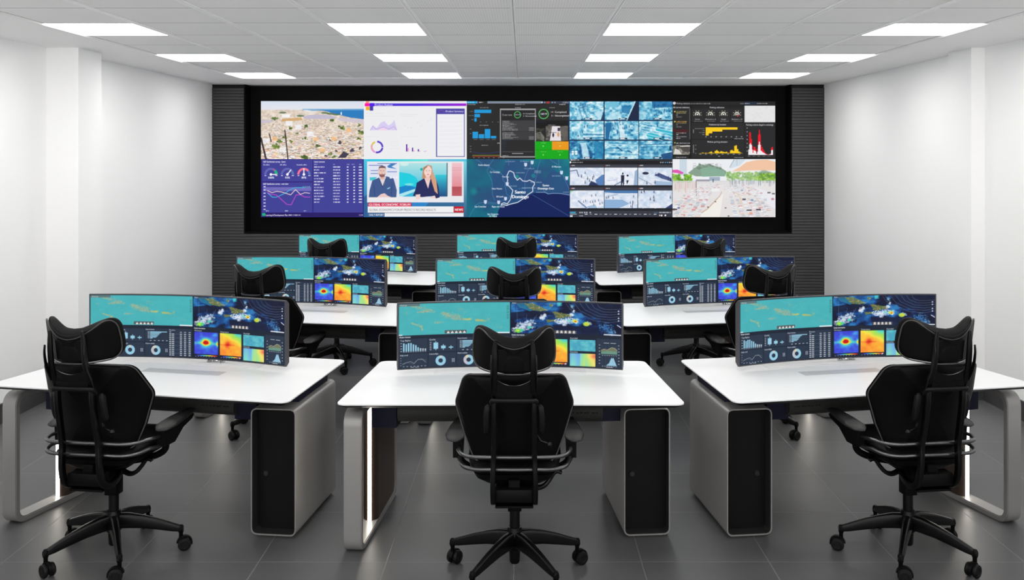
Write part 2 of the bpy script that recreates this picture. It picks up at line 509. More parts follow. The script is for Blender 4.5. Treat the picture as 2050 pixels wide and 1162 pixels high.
def pic_ops():
    c = Canvas(PW, PH, TOP, (34, 34, 35))
    B = (20, 150, 214)
    c.rect(40, 44, 1440, 88, (128, 140, 156)); c.rect(40, 44, 232, 88, (14, 160, 220)); c.rect(245, 44, 430, 96, (34, 34, 35))
    c.rect(1440, 44, 1970, 90, (52, 58, 76)); c.rect(1530, 50, 1590, 88, (170, 52, 50)); c.disc(1452, 66, 14, (220, 230, 240))
    c.text('12:05:36', 1830, 82, 40); c.dashes(60, 190, 58, 16, 1); c.dashes(270, 350, 58, 16, 2)
    for x in (1490, 1630, 1680): c.rect(x, 56, x + 24, 80, (170, 180, 200), .7)
    for x0, x1, y in ((60, 210, 100), (950, 1130, 98), (1770, 1900, 98), (290, 450, 160), (945, 1055, 160), (1590, 1690, 160), (285, 445, 490), (320, 440, 864)):
        c.dashes(x0, x1, y, 14, x0, (200, 200, 205), .8)
    for x1, y in ((500, 204), (290, 284), (228, 362)):
        c.rect(186, y, x1, y + 64, B)
    for x0, y in ((100, 232), (80, 308), (132, 386)): c.dashes(x0, 170, y, 10, y, (190, 190, 195), .7)
    for x in (290, 400, 515, 620): c.rect(x, 428, x + 22, 440, (120, 120, 124))
    for x, y in ((152, 618), (268, 664), (382, 566), (494, 696)):
        c.rect(x, y, x + 102, 742, B); c.dashes(x + 20, x + 90, 760, 10, x, (190, 190, 195), .6)
    for y in (560, 645, 885, 935, 985): c.rect(100, y, 130, y + 12, (120, 120, 124))
    c.line([(150, 1000), (300, 1022), (480, 1020), (660, 990)], 6, (50, 60, 150))
    c.rect(150, 1056, 670, 1064, (110, 150, 40)); c.rect(150, 1068, 670, 1088, (140, 50, 36))
    for k in range(7): c.rect(165 + 93 * k, 1098, 190 + 93 * k, 1112, (150, 120, 112))
    c.rect(664, 184, 1334, 1100, (160, 160, 162)); c.rect(682, 212, 1318, 1080, (32, 32, 34))
    c.rect(700, 405, 1304, 606, (58, 58, 60)); c.rect(700, 614, 1304, 770, (54, 54, 56))
    c.text('Cluster name', 706, 314, 40, fit=185)
    G = (84, 176, 96)
    c.ring(992, 300, 52, 66, G); c.text('14/19', 992, 312, 40, align='c')
    c.text('14', 1088, 290, 34); c.text('Completed', 1140, 290, 38); c.text('5', 1098, 336, 34); c.text('Uncompleted', 1140, 336, 38)
    for k in range(9): c.dashes(708, 708 + (130, 150, 210, 270, 140, 230, 190, 300, 290)[k], 414 + k * 21, 13, 100 + k, (150, 150, 152), .9)
    for k in range(6): c.dashes(708, 708 + (200, 215, 250, 160, 300, 200)[k], 628 + k * 22, 14, 130 + k, (150, 150, 152), .9)
    for y in (536, 560, 586, 706, 730, 752): c.rect(1206, y, 1304, y + 14, (116, 116, 120))
    for k in range(9): c.dashes(708, 708 + (160, 60, 70, 60, 60, 70, 50, 40, 60)[k], 780 + k * 22, 8, 160 + k, (40, 70, 110), .8)
    c.rect(706, 990, 1280, 998, (90, 90, 94)); c.rect(890, 1020, 1100, 1032, (160, 160, 164)); c.dashes(710, 830, 1060, 12, 9); c.rect(610, 826, 670, 836, (180, 180, 180))
    c.ring(1480, 285, 78, 96, G); c.text('14/19', 1480, 303, 54, align='c', bold=.03)
    c.text('14', 1610, 264, 44); c.text('Completed', 1690, 264, 48, bold=.02); c.text('5', 1624, 332, 44); c.text('Uncompleted', 1690, 332, 48, bold=.02)
    for y in (234, 300): c.rect(1662, y, 1666, y + 34, (150, 150, 150))
    c.rect(1334, 405, 1950, 800, (10, 10, 12)); c.rect(1340, 428, 1530, 440, (22, 36, 64))
    c.dashes(1565, 1700, 488, 12, 3)
    sl, n = c.noise(1334, 550, 1500, 792, 6, 8, 77)
    c.a[sl] = (n[..., None] * np.array((96, 96, 84)) / 255) ** 1.0
    for k in range(5): c.line([(1336, 700 + 26 * k - 50), (1420, 650 + 30 * k - 20), (1490, 760 + 20 * k - 40)], 12, (150, 148, 138), .8)
    sl, n = c.noise(1515, 510, 1935, 792, 12, 8, 78)
    c.a[sl] = n[..., None] * np.array((190, 184, 174)) / 255 * .9
    c.poly([(1640, 515), (1790, 515), (1806, 790), (1595, 790)], (228, 220, 226))
    c.rect(1740, 545, 1790, 605, (54, 52, 76)); c.disc(1660, 680, 18, (40, 36, 60), ry=40); c.disc(1755, 670, 22, (206, 158, 110), ry=46)
    c.poly([(1800, 520), (1935, 520), (1935, 780), (1840, 780)], (96, 90, 84), .8); c.line([(1540, 630), (1720, 632)], 8, (70, 66, 70))
    c.rect(1322, 798, 1638, 1130, (0, 168, 8)); c.rect(1638, 798, 1948, 958, (232, 150, 8)); c.rect(1638, 958, 1948, 1130, (0, 166, 8))
    for x in (1478, 1790):
        for y in (822, 986): c.dashes(x - 50, x + 50, y, 12, x + y, (170, 220, 150), .7); c.disc(x - 4, y + 66, 12, (190, 235, 170), .8)
    c.rect(1322, 955, 1638, 961, (0, 130, 6)); c.rect(1950, 40, 1970, 1135, (16, 60, 110)); c.rect(40, 1112, 1322, 1135, (20, 20, 22))
    return c

def tint(n, lo, mid, hi):
    n = np.clip(n, 0, 1)[..., None]
    lo, mid, hi = (np.array(v) / 255 for v in (lo, mid, hi))
    return np.where(n < .5, lo + (mid - lo) * n * 2, mid + (hi - mid) * (n - .5) * 2)

def pic_cctv9():
    c = Canvas(PW, PH, TOP, (10, 40, 76))
    rng = random.Random(31)
    T = lambda n: tint(n, (8, 84, 140), (98, 182, 212), (226, 244, 248))
    k = 0
    for j in range(3):
        for i in range(3):
            x0, x1 = ((42, 676), (698, 1328), (1342, 1966))[i]
            y0, y1 = ((50, 396), (420, 764), (790, 1128))[j]
            w, h = x1 - x0, y1 - y0
            sl, n = c.noise(x0, y0, x1, y1, 11, 8, 200 + k, 6)
            c.a[sl] = T((n - .5) * 1.5 + (.62, .60, .52, .68, .58, .62, .36, .62, .52)[k])
            P = lambda u, v: (x0 + u * w, y0 + v * h)
            D, L = (14, 92, 146), (214, 240, 246)
            if k == 0:
                for q in range(5): c.line([P(.2 + .06 * q, .25), P(.32 + .07 * q, .98)], 10, D if q % 2 else L, .8)
                [c.disc(*P(.4 + rng.gauss(0, .07), .25 + rng.gauss(0, .1)), 22, (30, 104, 156), .6, ry=26, soft=.8) for q in range(26)]; c.poly([P(.72, .6), P(.98, .5), P(.92, 1), P(.86, 1)], (198, 228, 240), .8)
                c.line([P(.6, .7), P(.86, 1)], 10, L); c.poly([P(1, .6), P(1, 1), P(.92, 1)], (20, 60, 100))
            elif k == 1:
                c.poly([P(0, .05), P(.4, 0), P(.4, .2), P(.05, .35)], (110, 190, 216)); c.poly([P(.5, .25), P(.78, .2), P(.74, .7), P(.5, .6)], (26, 112, 168), .8)
                c.poly([P(.92, 0), P(1, 0), P(1, 1), P(.66, 1)], (22, 34, 66)); c.line([P(.9, .02), P(.66, 1)], 22, (190, 226, 238))
                c.poly([P(.1, .75), P(.45, .5), P(.5, .95), P(.15, 1)], L, .6)
            elif k == 2:
                c.poly([P(.38, .0), P(1, 0), P(1, .3), P(.4, .35)], (22, 98, 156), .8)
                for q in range(16): c.disc(*P(rng.uniform(.4, .98), rng.uniform(.1, .75)), 12, (16, 72, 122), .9, ry=28, soft=.6)
                c.rect(x0, y0 + .5 * h, x0 + .2 * w, y0 + .95 * h, (180, 222, 234), .5)
            elif k == 3:
                for q in range(4): c.line([P(.4, .62 + .1 * q), P(1, .66 + .08 * q)], 16, D if q % 2 else L, .8)
                for u, v in ((.1, .66), (.38, .6), (.44, .3), (.52, .25), (.26, .8)): c.disc(*P(u, v), 14, (18, 78, 124), .9, ry=30, soft=.6)
                c.rect(*P(.74, .1), *P(.8, .6), (120, 196, 218), .8)
            elif k == 4:
                c.poly([P(.02, .1), P(.2, .1), P(.12, 1), P(.02, 1)], (24, 104, 158)); c.poly([P(.42, .2), P(.56, .2), P(.62, 1), P(.46, 1)], (232, 244, 248), .8)
                for q in range(26): c.disc(*P(rng.uniform(.15, .98), rng.uniform(.05, .5)), 9, (22, 84, 138), .8, ry=30, soft=.6)
                c.disc(*P(.38, .6), 12, (18, 84, 134), 1, ry=46)
            elif k == 5:
                c.poly([P(.5, .35), P(1, .55), P(1, .85), P(.5, .5)], (44, 180, 206)); c.poly([P(.2, .7), P(.4, .62), P(.8, 1), P(.3, 1)], (44, 184, 204))
                for q in range(6): c.line([P(.1, .1 + .14 * q), P(1, .4 + .16 * q)], 10, (240, 248, 250), .8)
                c.disc(*P(.55, .24), 18, (24, 110, 156), 1, ry=40, soft=.5); c.disc(*P(.72, .88), 34, (14, 96, 140), 1, ry=40, soft=.5)
            elif k == 6:
                c.poly([P(.3, .1), P(.48, .1), P(.62, 1), P(.4, 1)], (206, 236, 246), .8); c.rect(*P(.72, .05), *P(1, .97), (16, 116, 166), .7)
                [c.disc(*P(u + rng.gauss(0, .02), v + rng.gauss(0, .13)), 30, (14, 82, 140), .6, ry=44, soft=.8) for u, v in ((.31, .5), (.63, .72)) for q in range(14)]
                for u, v in ((.06, .6), (.16, .6), (.06, .72), (.16, .72)): c.poly([P(u, v - .04), P(u + .07, v - .04), P(u + .07, v + .03), P(u + .035, v + .06), P(u, v + .03)], (246, 252, 254), 1)
            elif k == 7:
                for q in range(9): c.line([P(rng.uniform(0, .2), .1 + .1 * q), P(1, .02 + .1 * q + rng.uniform(0, .2))], 12, (26, 110, 160) if q % 3 == 0 else L, .6)
                c.line([P(.38, .35), P(.52, .55)], 20, (18, 80, 130)); c.line([P(.68, .55), P(.8, .64)], 20, (18, 88, 138))
                c.disc(*P(.2, .5), 70, (50, 130, 180), .7, ry=46, soft=.9)
            else:
                for q in range(8): c.line([P(.05, .24 + .09 * q), P(1, .2 + .1 * q)], 10, (24, 104, 154) if q % 2 else (160, 212, 230), .5)
                c.poly([P(.64, .75), P(1, .6), P(1, 1), P(.7, 1)], (10, 62, 118), .85); c.line([P(.05, .22), P(1, .16)], 14, (20, 80, 130), .7); c.disc(*P(.94, .4), 24, (12, 60, 100), .9, ry=50)
            c.rect(x0 + 270, y1 - 34, x0 + 420, y1 - 8, (16, 30, 56)); c.rect(x0 + 290, y1 - 30, x0 + 376, y1 - 12, (236, 240, 244))
            k += 1
    return c

def pic_parking():
    c = Canvas(PW, PH, TOP, (12, 12, 13))
    D = (35, 35, 37); Y = (246, 202, 16); WH = (236, 236, 238)
    c.rect(45, 55, 1960, 118, (30, 30, 32)); c.disc(76, 82, 26, WH); c.text('P', 66, 96, 40, (30, 30, 32))
    c.text('Parking violations', 118, 102, 44, fit=255); c.dashes(385, 750, 82, 18, 7, (190, 190, 195))
    c.text('Location', 1310, 98, 34, fit=72); c.rect(1390, 60, 1610, 114, (30, 44, 66)); c.dashes(1398, 1490, 80, 16, 8); c.dashes(1618, 1815, 80, 16, 9)
    c.rect(45, 130, 372, 855, D); c.rect(395, 130, 1380, 440, (24, 24, 26)); c.rect(395, 452, 1380, 758, D); c.rect(395, 770, 1380, 1108, D); c.rect(1388, 452, 1962, 1108, D)
    for x in (400, 640, 885, 1125): c.rect(x, 186, x + 225, 432, D)
    c.text('All current violations', 52, 176, 42, bold=.04, fit=308)
    for y, col in ((240, (206, 200, 110)), (428, (240, 176, 60))):
        c.disc(86, y, 12, (246, 226, 110)); c.dashes(112, 305, y - 8, 15, y, col); c.dashes(112, 300, y + 20, 15, y + 1, (220, 200, 120))
        c.dashes(112, 152, y + 55, 15, y + 2); c.dashes(112, 215, y + 92, 14, y + 3, (170, 170, 172))
    c.rect(60, 575, 330, 625, (70, 20, 26)); c.dashes(112, 300, 634, 15, 4, (240, 190, 195)); c.dashes(112, 152, 664, 15, 5); c.dashes(112, 305, 704, 14, 6, (180, 180, 182)); c.dashes(112, 192, 734, 14, 6)
    c.rect(362, 180, 372, 760, (110, 110, 112)); c.disc(86, 824, 12, (180, 200, 90)); c.dashes(112, 370, 826, 12, 2)
    c.text('Parking utilization', 874, 176, 40, align='c', bold=.04, fit=275)
    for i, x in enumerate((508, 752, 995, 1248)):
        c.ring(x, 290, 28, 46, (216, 216, 200), 235, 485); c.line([(x, 294), (x + (12, 16, -12, 0)[i], 268)], 10, (250, 250, 240)); c.disc(x, 296, 13, (250, 250, 250))
        if i == 3: c.ring(x, 290, 28, 46, (200, 40, 50), 110, 180)
        for a in range(-110, 111, 44): c.disc(x + 72 * math.sin(rad(a)), 285 - 60 * math.cos(rad(a)), 9, (190, 188, 160), .85)
        c.text(('Corvin', 'Mihalovsice u. 6', 'Nyugati', 'Batthyany u. 24')[i], x, 394, 34, align='c', fit=(90, 200, 94, 196)[i]); c.dashes(x - 60, x + 100, 416, 12, i, (150, 150, 152))
    c.text('Violations by location', 882, 498, 42, align='c', bold=.05, fit=322)
    for y, x1, h in ((536, 1258, 42), (578, 974, 36), (614, 786, 34), (648, 720, 40)): c.rect(664, y, x1, y + h, Y)
    for x0, y in ((458, 554), (600, 590), (540, 628), (600, 664)): c.dashes(x0, 645, y, 11, y, (180, 180, 182))
    for k in range(8): c.rect(656 + 95 * k, 704, 680 + 95 * k, 720, (150, 150, 152))
    c.rect(428, 574, 440, 644, (140, 140, 140)); c.dashes(1200, 1370, 742, 12, 3)
    c.text('Median parking duration', 882, 822, 42, align='c', bold=.05, fit=375)
    hs = [0, 3, 6, 14, 4, 10, 6, 8, 20, 32, 12, 8, 44, 58, 40, 20, 40, 34, 24, 20, 28, 10, 8, 56, 64, 44, 140, 150, 78, 34, 14, 4]
    for k, h in enumerate(hs):
        x = 520 + k * 26
        c.rect(x, 1022 - h, x + 26, 1024, Y)
    c.rect(428, 862, 440, 1016, (140, 140, 140))
    for y in (866, 940, 1016): c.rect(464, y, 486, y + 12, (140, 140, 140))
    for k in range(8): c.rect(545 + 104 * k, 1034, 580 + 104 * k, 1046, (150, 150, 152))
    c.rect(896, 1072, 930, 1086, (170, 170, 170)); c.dashes(1200, 1370, 1096, 12, 3)
    c.rect(1388, 130, 1962, 440, (228, 228, 228))
    sl, n = c.noise(1388, 130, 1962, 440, 14, 9, 12)
    c.a[sl] -= (np.abs(n - .5) < .025)[..., None] * .05
    c.text('Parking volume (legal vs violating)', 1672, 502, 42, align='c', bold=.05, fit=510)
    red = [110, 430, 420, 300, 170, 100, 150, 155, 110, 40, 120, 380, 470, 390, 190, 150, 120, 90, 60, 40, 20, 12, 10, 12, 18, 30, 140, 150]
    wht = [100, 200, 220, 190, 100, 40, 90, 80, 70, 20, 60, 190, 250, 190, 80, 64, 50, 44, 30, 20, 10, 6, 4, 6, 10, 20, 90, 96]
    for k in range(28):
        x = 1460 + k * 16.4
        c.rect(x, 1054 - red[k], x + 17, 1054, (228, 6, 30)); c.rect(x, 1054 - wht[k], x + 17, 1054, (238, 236, 238))
    for k in range(7): c.rect(1428, 540 + 72 * k, 1448, 556 + 72 * k, (150, 150, 152))
    for k in range(5): c.dashes(1450 + 92 * k, 1500 + 92 * k, 1070, 12, k, (150, 150, 152))
    sl, n = c.noise(48, 866, 366, 1050, 8, 5, 90)
    c.a[sl] = tint(n * 1.1 - .1, (40, 38, 36), (120, 116, 108), (210, 206, 200))
    c.poly([(60, 1040), (90, 930), (160, 960), (220, 1040)], (214, 212, 206)); c.poly([(180, 925), (280, 890), (360, 900), (360, 1000), (280, 1000)], (72, 70, 66))
    c.line([(190, 890), (366, 886)], 16, (226, 224, 218)); c.rect(60, 1080, 340, 1116, (40, 40, 42)); c.dashes(110, 300, 1092, 14, 3)
    return c

def pic_survey():
    c = Canvas(PW, PH, BOT, (42, 30, 120))
    B = (62, 62, 150)
    c.rect(66, 52, 1004, 452, B); c.rect(66, 472, 1004, 1028, B); c.rect(1022, 52, 1950, 1028, B); c.rect(66, 1036, 1950, 1106, (34, 20, 100))
    c.text('L&D Satisfaction survey - latest', 84, 104, 44, fit=418, bold=.05)
    for s, x, w in (('US office', 84, 122), ('UK office', 398, 122), ('Australia office', 708, 192)): c.text(s, x, 158, 36, fit=w, bold=.04)
    for x, col, needle, s in ((230, (96, 100, 176), 90, '100%'), (538, (96, 100, 176), 38, '93%'), (846, (244, 112, 146), 0, '89%')):
        c.ring(x, 325, 84, 124, col, 270, 450)
        if x == 230: c.ring(x, 325, 80, 128, (20, 180, 130), 45, 92); c.ring(x, 325, 84, 124, (150, 90, 160), 20, 45)
        else: c.ring(x, 325, 84, 124, (84, 120, 180), 50, 90)
        a = rad(needle)
        c.line([(x, 325), (x + 106 * math.sin(a), 325 - 106 * math.cos(a))], 20, (240, 236, 250)); c.disc(x, 325, 24, (250, 250, 255))
        c.text(s, x, 402, 54, align='c', bold=.06); c.rect(x - 118, 338, x - 84, 354, (210, 210, 230)); c.rect(x + 82, 338, x + 124, 354, (210, 210, 230))
    c.text('L&D Satisfaction survey - over time', 84, 514, 44, fit=470, bold=.05)
    c.rect(90, 562, 982, 632, (112, 106, 186))
    for y in range(552, 1000, 60): c.rect(92, y - 9, 132, y + 9, (226, 226, 240), .9)
    c.line([(165, 665), (255, 745), (330, 748), (500, 670), (600, 600), (690, 568), (860, 568)], 14, (60, 180, 220))
    c.line([(165, 660), (225, 690), (330, 704), (440, 800), (530, 880), (610, 885), (700, 705), (780, 700), (860, 742), (960, 745)], 14, (186, 72, 204))
    c.line([(165, 625), (250, 662), (340, 638), (430, 650), (600, 702), (690, 605), (780, 694), (865, 662), (955, 674)], 14, (226, 200, 206))
    c.dashes(820, 960, 544, 18, 4, (110, 220, 190))
    for x in (165, 518, 868): c.dashes(x - 26, x + 30, 990, 18, x)
    c.text('Latest sessions', 1032, 104, 44, fit=205, bold=.05)
    for x0, x1 in ((1034, 1100), (1394, 1436), (1648, 1698), (1742, 1796), (1880, 1932)): c.dashes(x0, x1, 132, 14, x0, (206, 206, 226))
    ws = (196, 100, 224, 98, 176, 180, 112, 178, 176, 178, 196, 110, 100)
    for k in range(13):
        y = 177 + 54.2 * k
        c.dashes(1034, 1034 + ws[k], y, 20, k, (226, 226, 242), 1); c.dashes(1394, 1394 + 130, y, 20, 20 + k, (226, 226, 242), 1)
        c.rect(1648, y, 1680, y + 20, (222, 222, 240)); c.rect(1770, y, 1802, y + 20, (222, 222, 240)); c.rect(1872, y, 1932, y + 20, (222, 222, 240))
    c.rect(66, 1042, 124, 1092, (20, 180, 124)); c.text('Learning & Development Plan', 130, 1092, 44, fit=412, bold=.05); c.dashes(556, 786, 1068, 20, 2)
    c.text('15:34', 1870, 1090, 40, bold=.05, fit=80)
    return c

def pic_news():
    c = Canvas(PW, PH, BOT, (40, 120, 190))
    c.grad(40, 38, 1970, 1118, (70, 200, 226), (40, 100, 160))
    c.grad(120, 40, 1240, 84, (40, 196, 232), (110, 226, 216), vert=False); c.grad(1240, 40, 1970, 84, (130, 190, 226), (80, 196, 220), vert=False)
    c.grad(1910, 84, 1970, 1118, (120, 206, 224), (48, 92, 130)); c.poly([(940, 915), (940, 842), (1255, 842), (1200, 915)], (40, 130, 200)); c.poly([(1255, 842), (1910, 842), (1910, 915), (1205, 915)], (48, 104, 150))
    c.poly([(40, 740), (104, 700), (104, 1118), (40, 1118)], (40, 96, 150))
    W = (232, 232, 236)
    c.rect(104, 84, 1910, 842, W)
    # left presenter
    c.rect(135, 110, 664, 750, (222, 226, 242))
    for y, x0, x1 in ((114, 300, 664), (150, 135, 400), (245, 170, 310), (300, 170, 330), (268, 480, 664)):
        c.rect(x0, y, x1, y + 16, (84, 110, 176), .8)
    c.poly([(480, 170), (560, 120), (664, 120), (560, 180), (664, 225), (500, 200)], (60, 124, 190)); c.poly([(150, 380), (290, 375), (240, 430), (160, 440)], (60, 196, 206))
    c.poly([(135, 748), (150, 620), (200, 440), (320, 385), (470, 360), (600, 400), (660, 620), (650, 748)], (62, 88, 140))
    c.poly([(330, 378), (460, 370), (440, 470), (400, 565), (350, 450)], (226, 214, 220)); c.line([(330, 400), (395, 560), (460, 390)], 14, (40, 62, 112)); c.line([(230, 520), (250, 720)], 12, (46, 68, 116)); c.line([(570, 500), (560, 710)], 12, (46, 68, 116))
    c.rect(350, 340, 430, 420, (224, 180, 168)); c.disc(384, 275, 74, (232, 196, 184), ry=104); c.poly([(320, 250), (326, 180), (385, 160), (450, 180), (456, 240), (440, 205), (340, 205)], (108, 84, 92))
    c.poly([(326, 300), (350, 325), (420, 325), (444, 300), (430, 365), (386, 382), (340, 365)], (140, 92, 92)); c.disc(386, 318, 26, (206, 150, 146), ry=9)
    c.rect(346, 250, 372, 258, (110, 84, 84)); c.rect(400, 250, 426, 258, (110, 84, 84)); c.line([(386, 262), (380, 292)], 8, (206, 160, 150))
    c.poly([(290, 748), (360, 690), (430, 672), (490, 720), (560, 748)], (234, 200, 196)); c.poly([(470, 590), (535, 556), (530, 580), (490, 598)], (150, 206, 236)); c.rect(135, 748, 664, 800, (238, 234, 236))
    for x in (530, 590, 640): c.rect(x, 360, x + 36, 400, (236, 238, 246))
    # right presenter
    c.grad(704, 110, 1605, 735, (176, 226, 226), (40, 176, 216)); c.poly([(704, 280), (900, 310), (1010, 370), (1080, 480), (1000, 560), (704, 560)], (20, 204, 222))
    c.poly([(704, 560), (860, 520), (1010, 560), (1000, 640), (704, 700)], (14, 130, 200)); c.disc(890, 510, 80, (120, 226, 226), .9, ry=24); c.poly([(704, 690), (1000, 590), (1000, 640), (760, 735), (704, 735)], (170, 226, 236))
    c.grad(1380, 330, 1605, 735, (50, 200, 216), (20, 74, 130)); c.disc(1122, 230, 26, (20, 176, 170)); c.disc(800, 130, 80, (220, 240, 236), .7, ry=40)
    c.rect(1590, 110, 1610, 725, (60, 92, 112)); c.rect(704, 735, 1605, 800, W)
    c.poly([(1130, 400), (1150, 200), (1240, 146), (1310, 165), (1335, 280), (1400, 440), (1430, 680), (1380, 690), (1310, 470), (1160, 400)], (196, 142, 112))
    c.poly([(960, 720), (1010, 600), (1030, 480), (1160, 400), (1200, 410), (1250, 560), (1290, 410), (1400, 430), (1440, 560), (1460, 750), (1390, 770), (1370, 720), (1130, 745)], (32, 38, 92))
    c.poly([(1175, 395), (1245, 590), (1290, 395)], (240, 206, 200)); c.rect(1200, 350, 1275, 440, (236, 196, 188)); c.disc(1240, 265, 72, (244, 212, 204), ry=100)
    c.poly([(1160, 290), (1165, 190), (1240, 150), (1225, 190), (1180, 230)], (176, 122, 96)); c.poly([(1310, 200), (1340, 300), (1400, 440), (1425, 690), (1370, 640), (1310, 450), (1300, 330)], (212, 160, 128))
    c.rect(1200, 250, 1226, 257, (96, 70, 72)); c.rect(1256, 250, 1282, 257, (96, 70, 72)); c.disc(1243, 325, 22, (206, 108, 112), ry=8); c.line([(1242, 262), (1238, 296)], 7, (220, 176, 168))
    c.poly([(1010, 700), (1100, 690), (1090, 780), (1020, 785)], (240, 208, 204)); c.poly([(1280, 740), (1370, 715), (1390, 770), (1290, 765)], (240, 208, 204))
    c.grad(1690, 110, 1875, 550, (238, 196, 204), (226, 140, 150)); c.grad(1690, 550, 1875, 725, (180, 76, 84), (190, 90, 100))
    for y in (200, 240, 380): c.rect(1690, y, 1875, y + 8, (214, 150, 160))
    c.rect(124, 846, 936, 916, (214, 22, 66)); c.text('GLOBAL ECONOMIC FORUM', 134, 906, 62, fit=780, bold=.06)
    c.rect(118, 916, 1722, 1030, (238, 238, 240)); c.text('GLOBAL ECONOMICS FORUM PREDICTS RECORD RESULTS', 140, 1000, 60, (128, 124, 124), fit=1250)
    c.rect(1724, 916, 1910, 1034, (196, 20, 40)); c.text('NEWS', 1742, 1000, 64, fit=152, bold=.07)
    c.rect(118, 1030, 1910, 1038, (140, 130, 140)); c.rect(118, 1040, 424, 1106, (52, 96, 142)); c.text('DAILY REPORT', 136, 1092, 54, fit=280, bold=.04); c.rect(430, 1040, 1908, 1106, (238, 236, 238))
    return c

def pic_map():
    c = Canvas(PW, PH, BOT, (8, 100, 128))
    sl, n = c.noise(40, 38, 1970, 1118, 5, 3, 51)
    c.a[sl] = tint((n - .5) * 1.6 + .5, (34, 76, 120), (10, 100, 128), (6, 128, 132))
    U = (38, 72, 124)
    c.poly([(520, 250), (700, 330), (790, 60), (960, 60), (1210, 80), (1340, 300), (1500, 420), (1640, 250), (1800, 300), (1970, 480), (1970, 720), (1500, 670), (1300, 660), (1080, 790), (860, 870),
            (690, 900), (560, 860), (520, 600)], U, .75)
    c.disc(180, 640, 90, (12, 150, 150), .6, soft=.8); c.disc(270, 600, 60, (40, 70, 110), .6, soft=.8); c.disc(980, 365, 40, (16, 140, 140), .9, ry=30); c.disc(1290, 350, 40, (14, 124, 140), .9, ry=40)
    c.poly([(690, 900), (760, 905), (1000, 845), (1090, 780), (1270, 680), (1340, 656), (1500, 660), (1570, 685), (1760, 672), (1970, 712), (1970, 1118), (600, 1118), (640, 980)], (0, 26, 88))
    L = (112, 150, 200)
    for p in ([(210, 40), (310, 105), (330, 150), (460, 185), (540, 245), (650, 285), (720, 340), (720, 420), (760, 480), (765, 580), (790, 690), (850, 735), (800, 780), (600, 850), (430, 835), (280, 850), (210, 900), (90, 1110)],
              [(540, 50), (480, 130), (420, 260), (470, 350), (520, 470), (525, 700), (570, 810)], [(820, 40), (830, 160)], [(1420, 50), (1370, 200), (1350, 350), (1310, 480)],
              [(1240, 120), (1240, 190), (1180, 260), (1130, 400), (1130, 620)], [(1760, 40), (1770, 200), (1820, 300), (1900, 470), (1955, 600)], [(1600, 50), (1750, 150)], [(1270, 700), (1950, 1090)],
              [(1000, 590), (1200, 570), (1370, 580)], [(1470, 590), (1500, 650), (1560, 690)], [(600, 870), (400, 870), (340, 900)]):
        c.line(p, 8, L, .6)
    c.line([(1340, 656), (1500, 655), (1570, 685), (1650, 675), (1800, 678), (1960, 706)], 12, (150, 180, 215), .8)
    c.line([(795, 350), (830, 270), (850, 258), (920, 290), (940, 370), (990, 430), (1035, 390), (1090, 445), (1170, 452), (1215, 430), (1305, 470), (1310, 510), (1275, 560), (1278, 640), (1190, 695), (1090, 780),
            (1000, 840), (840, 880), (790, 900), (735, 885), (690, 895), (690, 870), (740, 850), (800, 870), (860, 790), (905, 620), (840, 550), (790, 500), (810, 440), (795, 350)], 15, (222, 226, 240))
    for s, x, y, sz, w in (('Pedro Brand', 258, 166, 44, 205), ('La Guayiga', 480, 294, 44, 182), ('Pantoja', 705, 380, 42, 125), ('Hato Nuevo', 512, 602, 44, 192), ('El Carril', 598, 750, 44, 128),
                           ('San Cristobal', 192, 936, 46, 212), ('Bajos de Haina', 512, 936, 46, 240), ('San Gregorio', 428, 1074, 44, 208), ('de Nigua', 460, 1110, 44, 148), ('El Mamon', 1634, 196, 44, 170)):
        c.text(s, x, y, sz, fit=w, bold=.05)
    for s, x, y, w in (('LOS GUARICANOS', 764, 96, 180), ('El Higuero', 1044, 92, 160), ('VILLA MELLA', 1114, 226, 188), ('GUARICANO', 956, 304, 176), ('SABANA', 1306, 274, 124), ('PERDIDA', 1306, 302, 124), ('LOS MINA', 1240, 482, 208),
                       ('LOS RIOS', 830, 552, 150), ('ENSANCHE NACO', 1076, 586, 250), ('SAN ISIDRO', 1634, 364, 170), ('LA CALETA', 1842, 664, 110)):
        c.text(s, x, y, 32, (206, 216, 230), fit=w, al=.9)
    c.text('Santo', 1040, 678, 86, align='c', fit=206, bold=.09); c.text('Domingo', 1040, 765, 86, align='c', fit=318, bold=.09)
    c.text('Santo', 1520, 544, 54, align='c', fit=124, bold=.08); c.text('Domingo Este', 1520, 602, 54, align='c', fit=304, bold=.08)
    for x, y in ((392, 835), (640, 842), (768, 775), (800, 505), (1144, 146), (1266, 104), (1815, 292), (1912, 396)):
        c.poly([(x - 28, y - 34), (x + 28, y - 34), (x + 24, y + 20), (x, y + 38), (x - 24, y + 20)], (206, 216, 240))
    return c

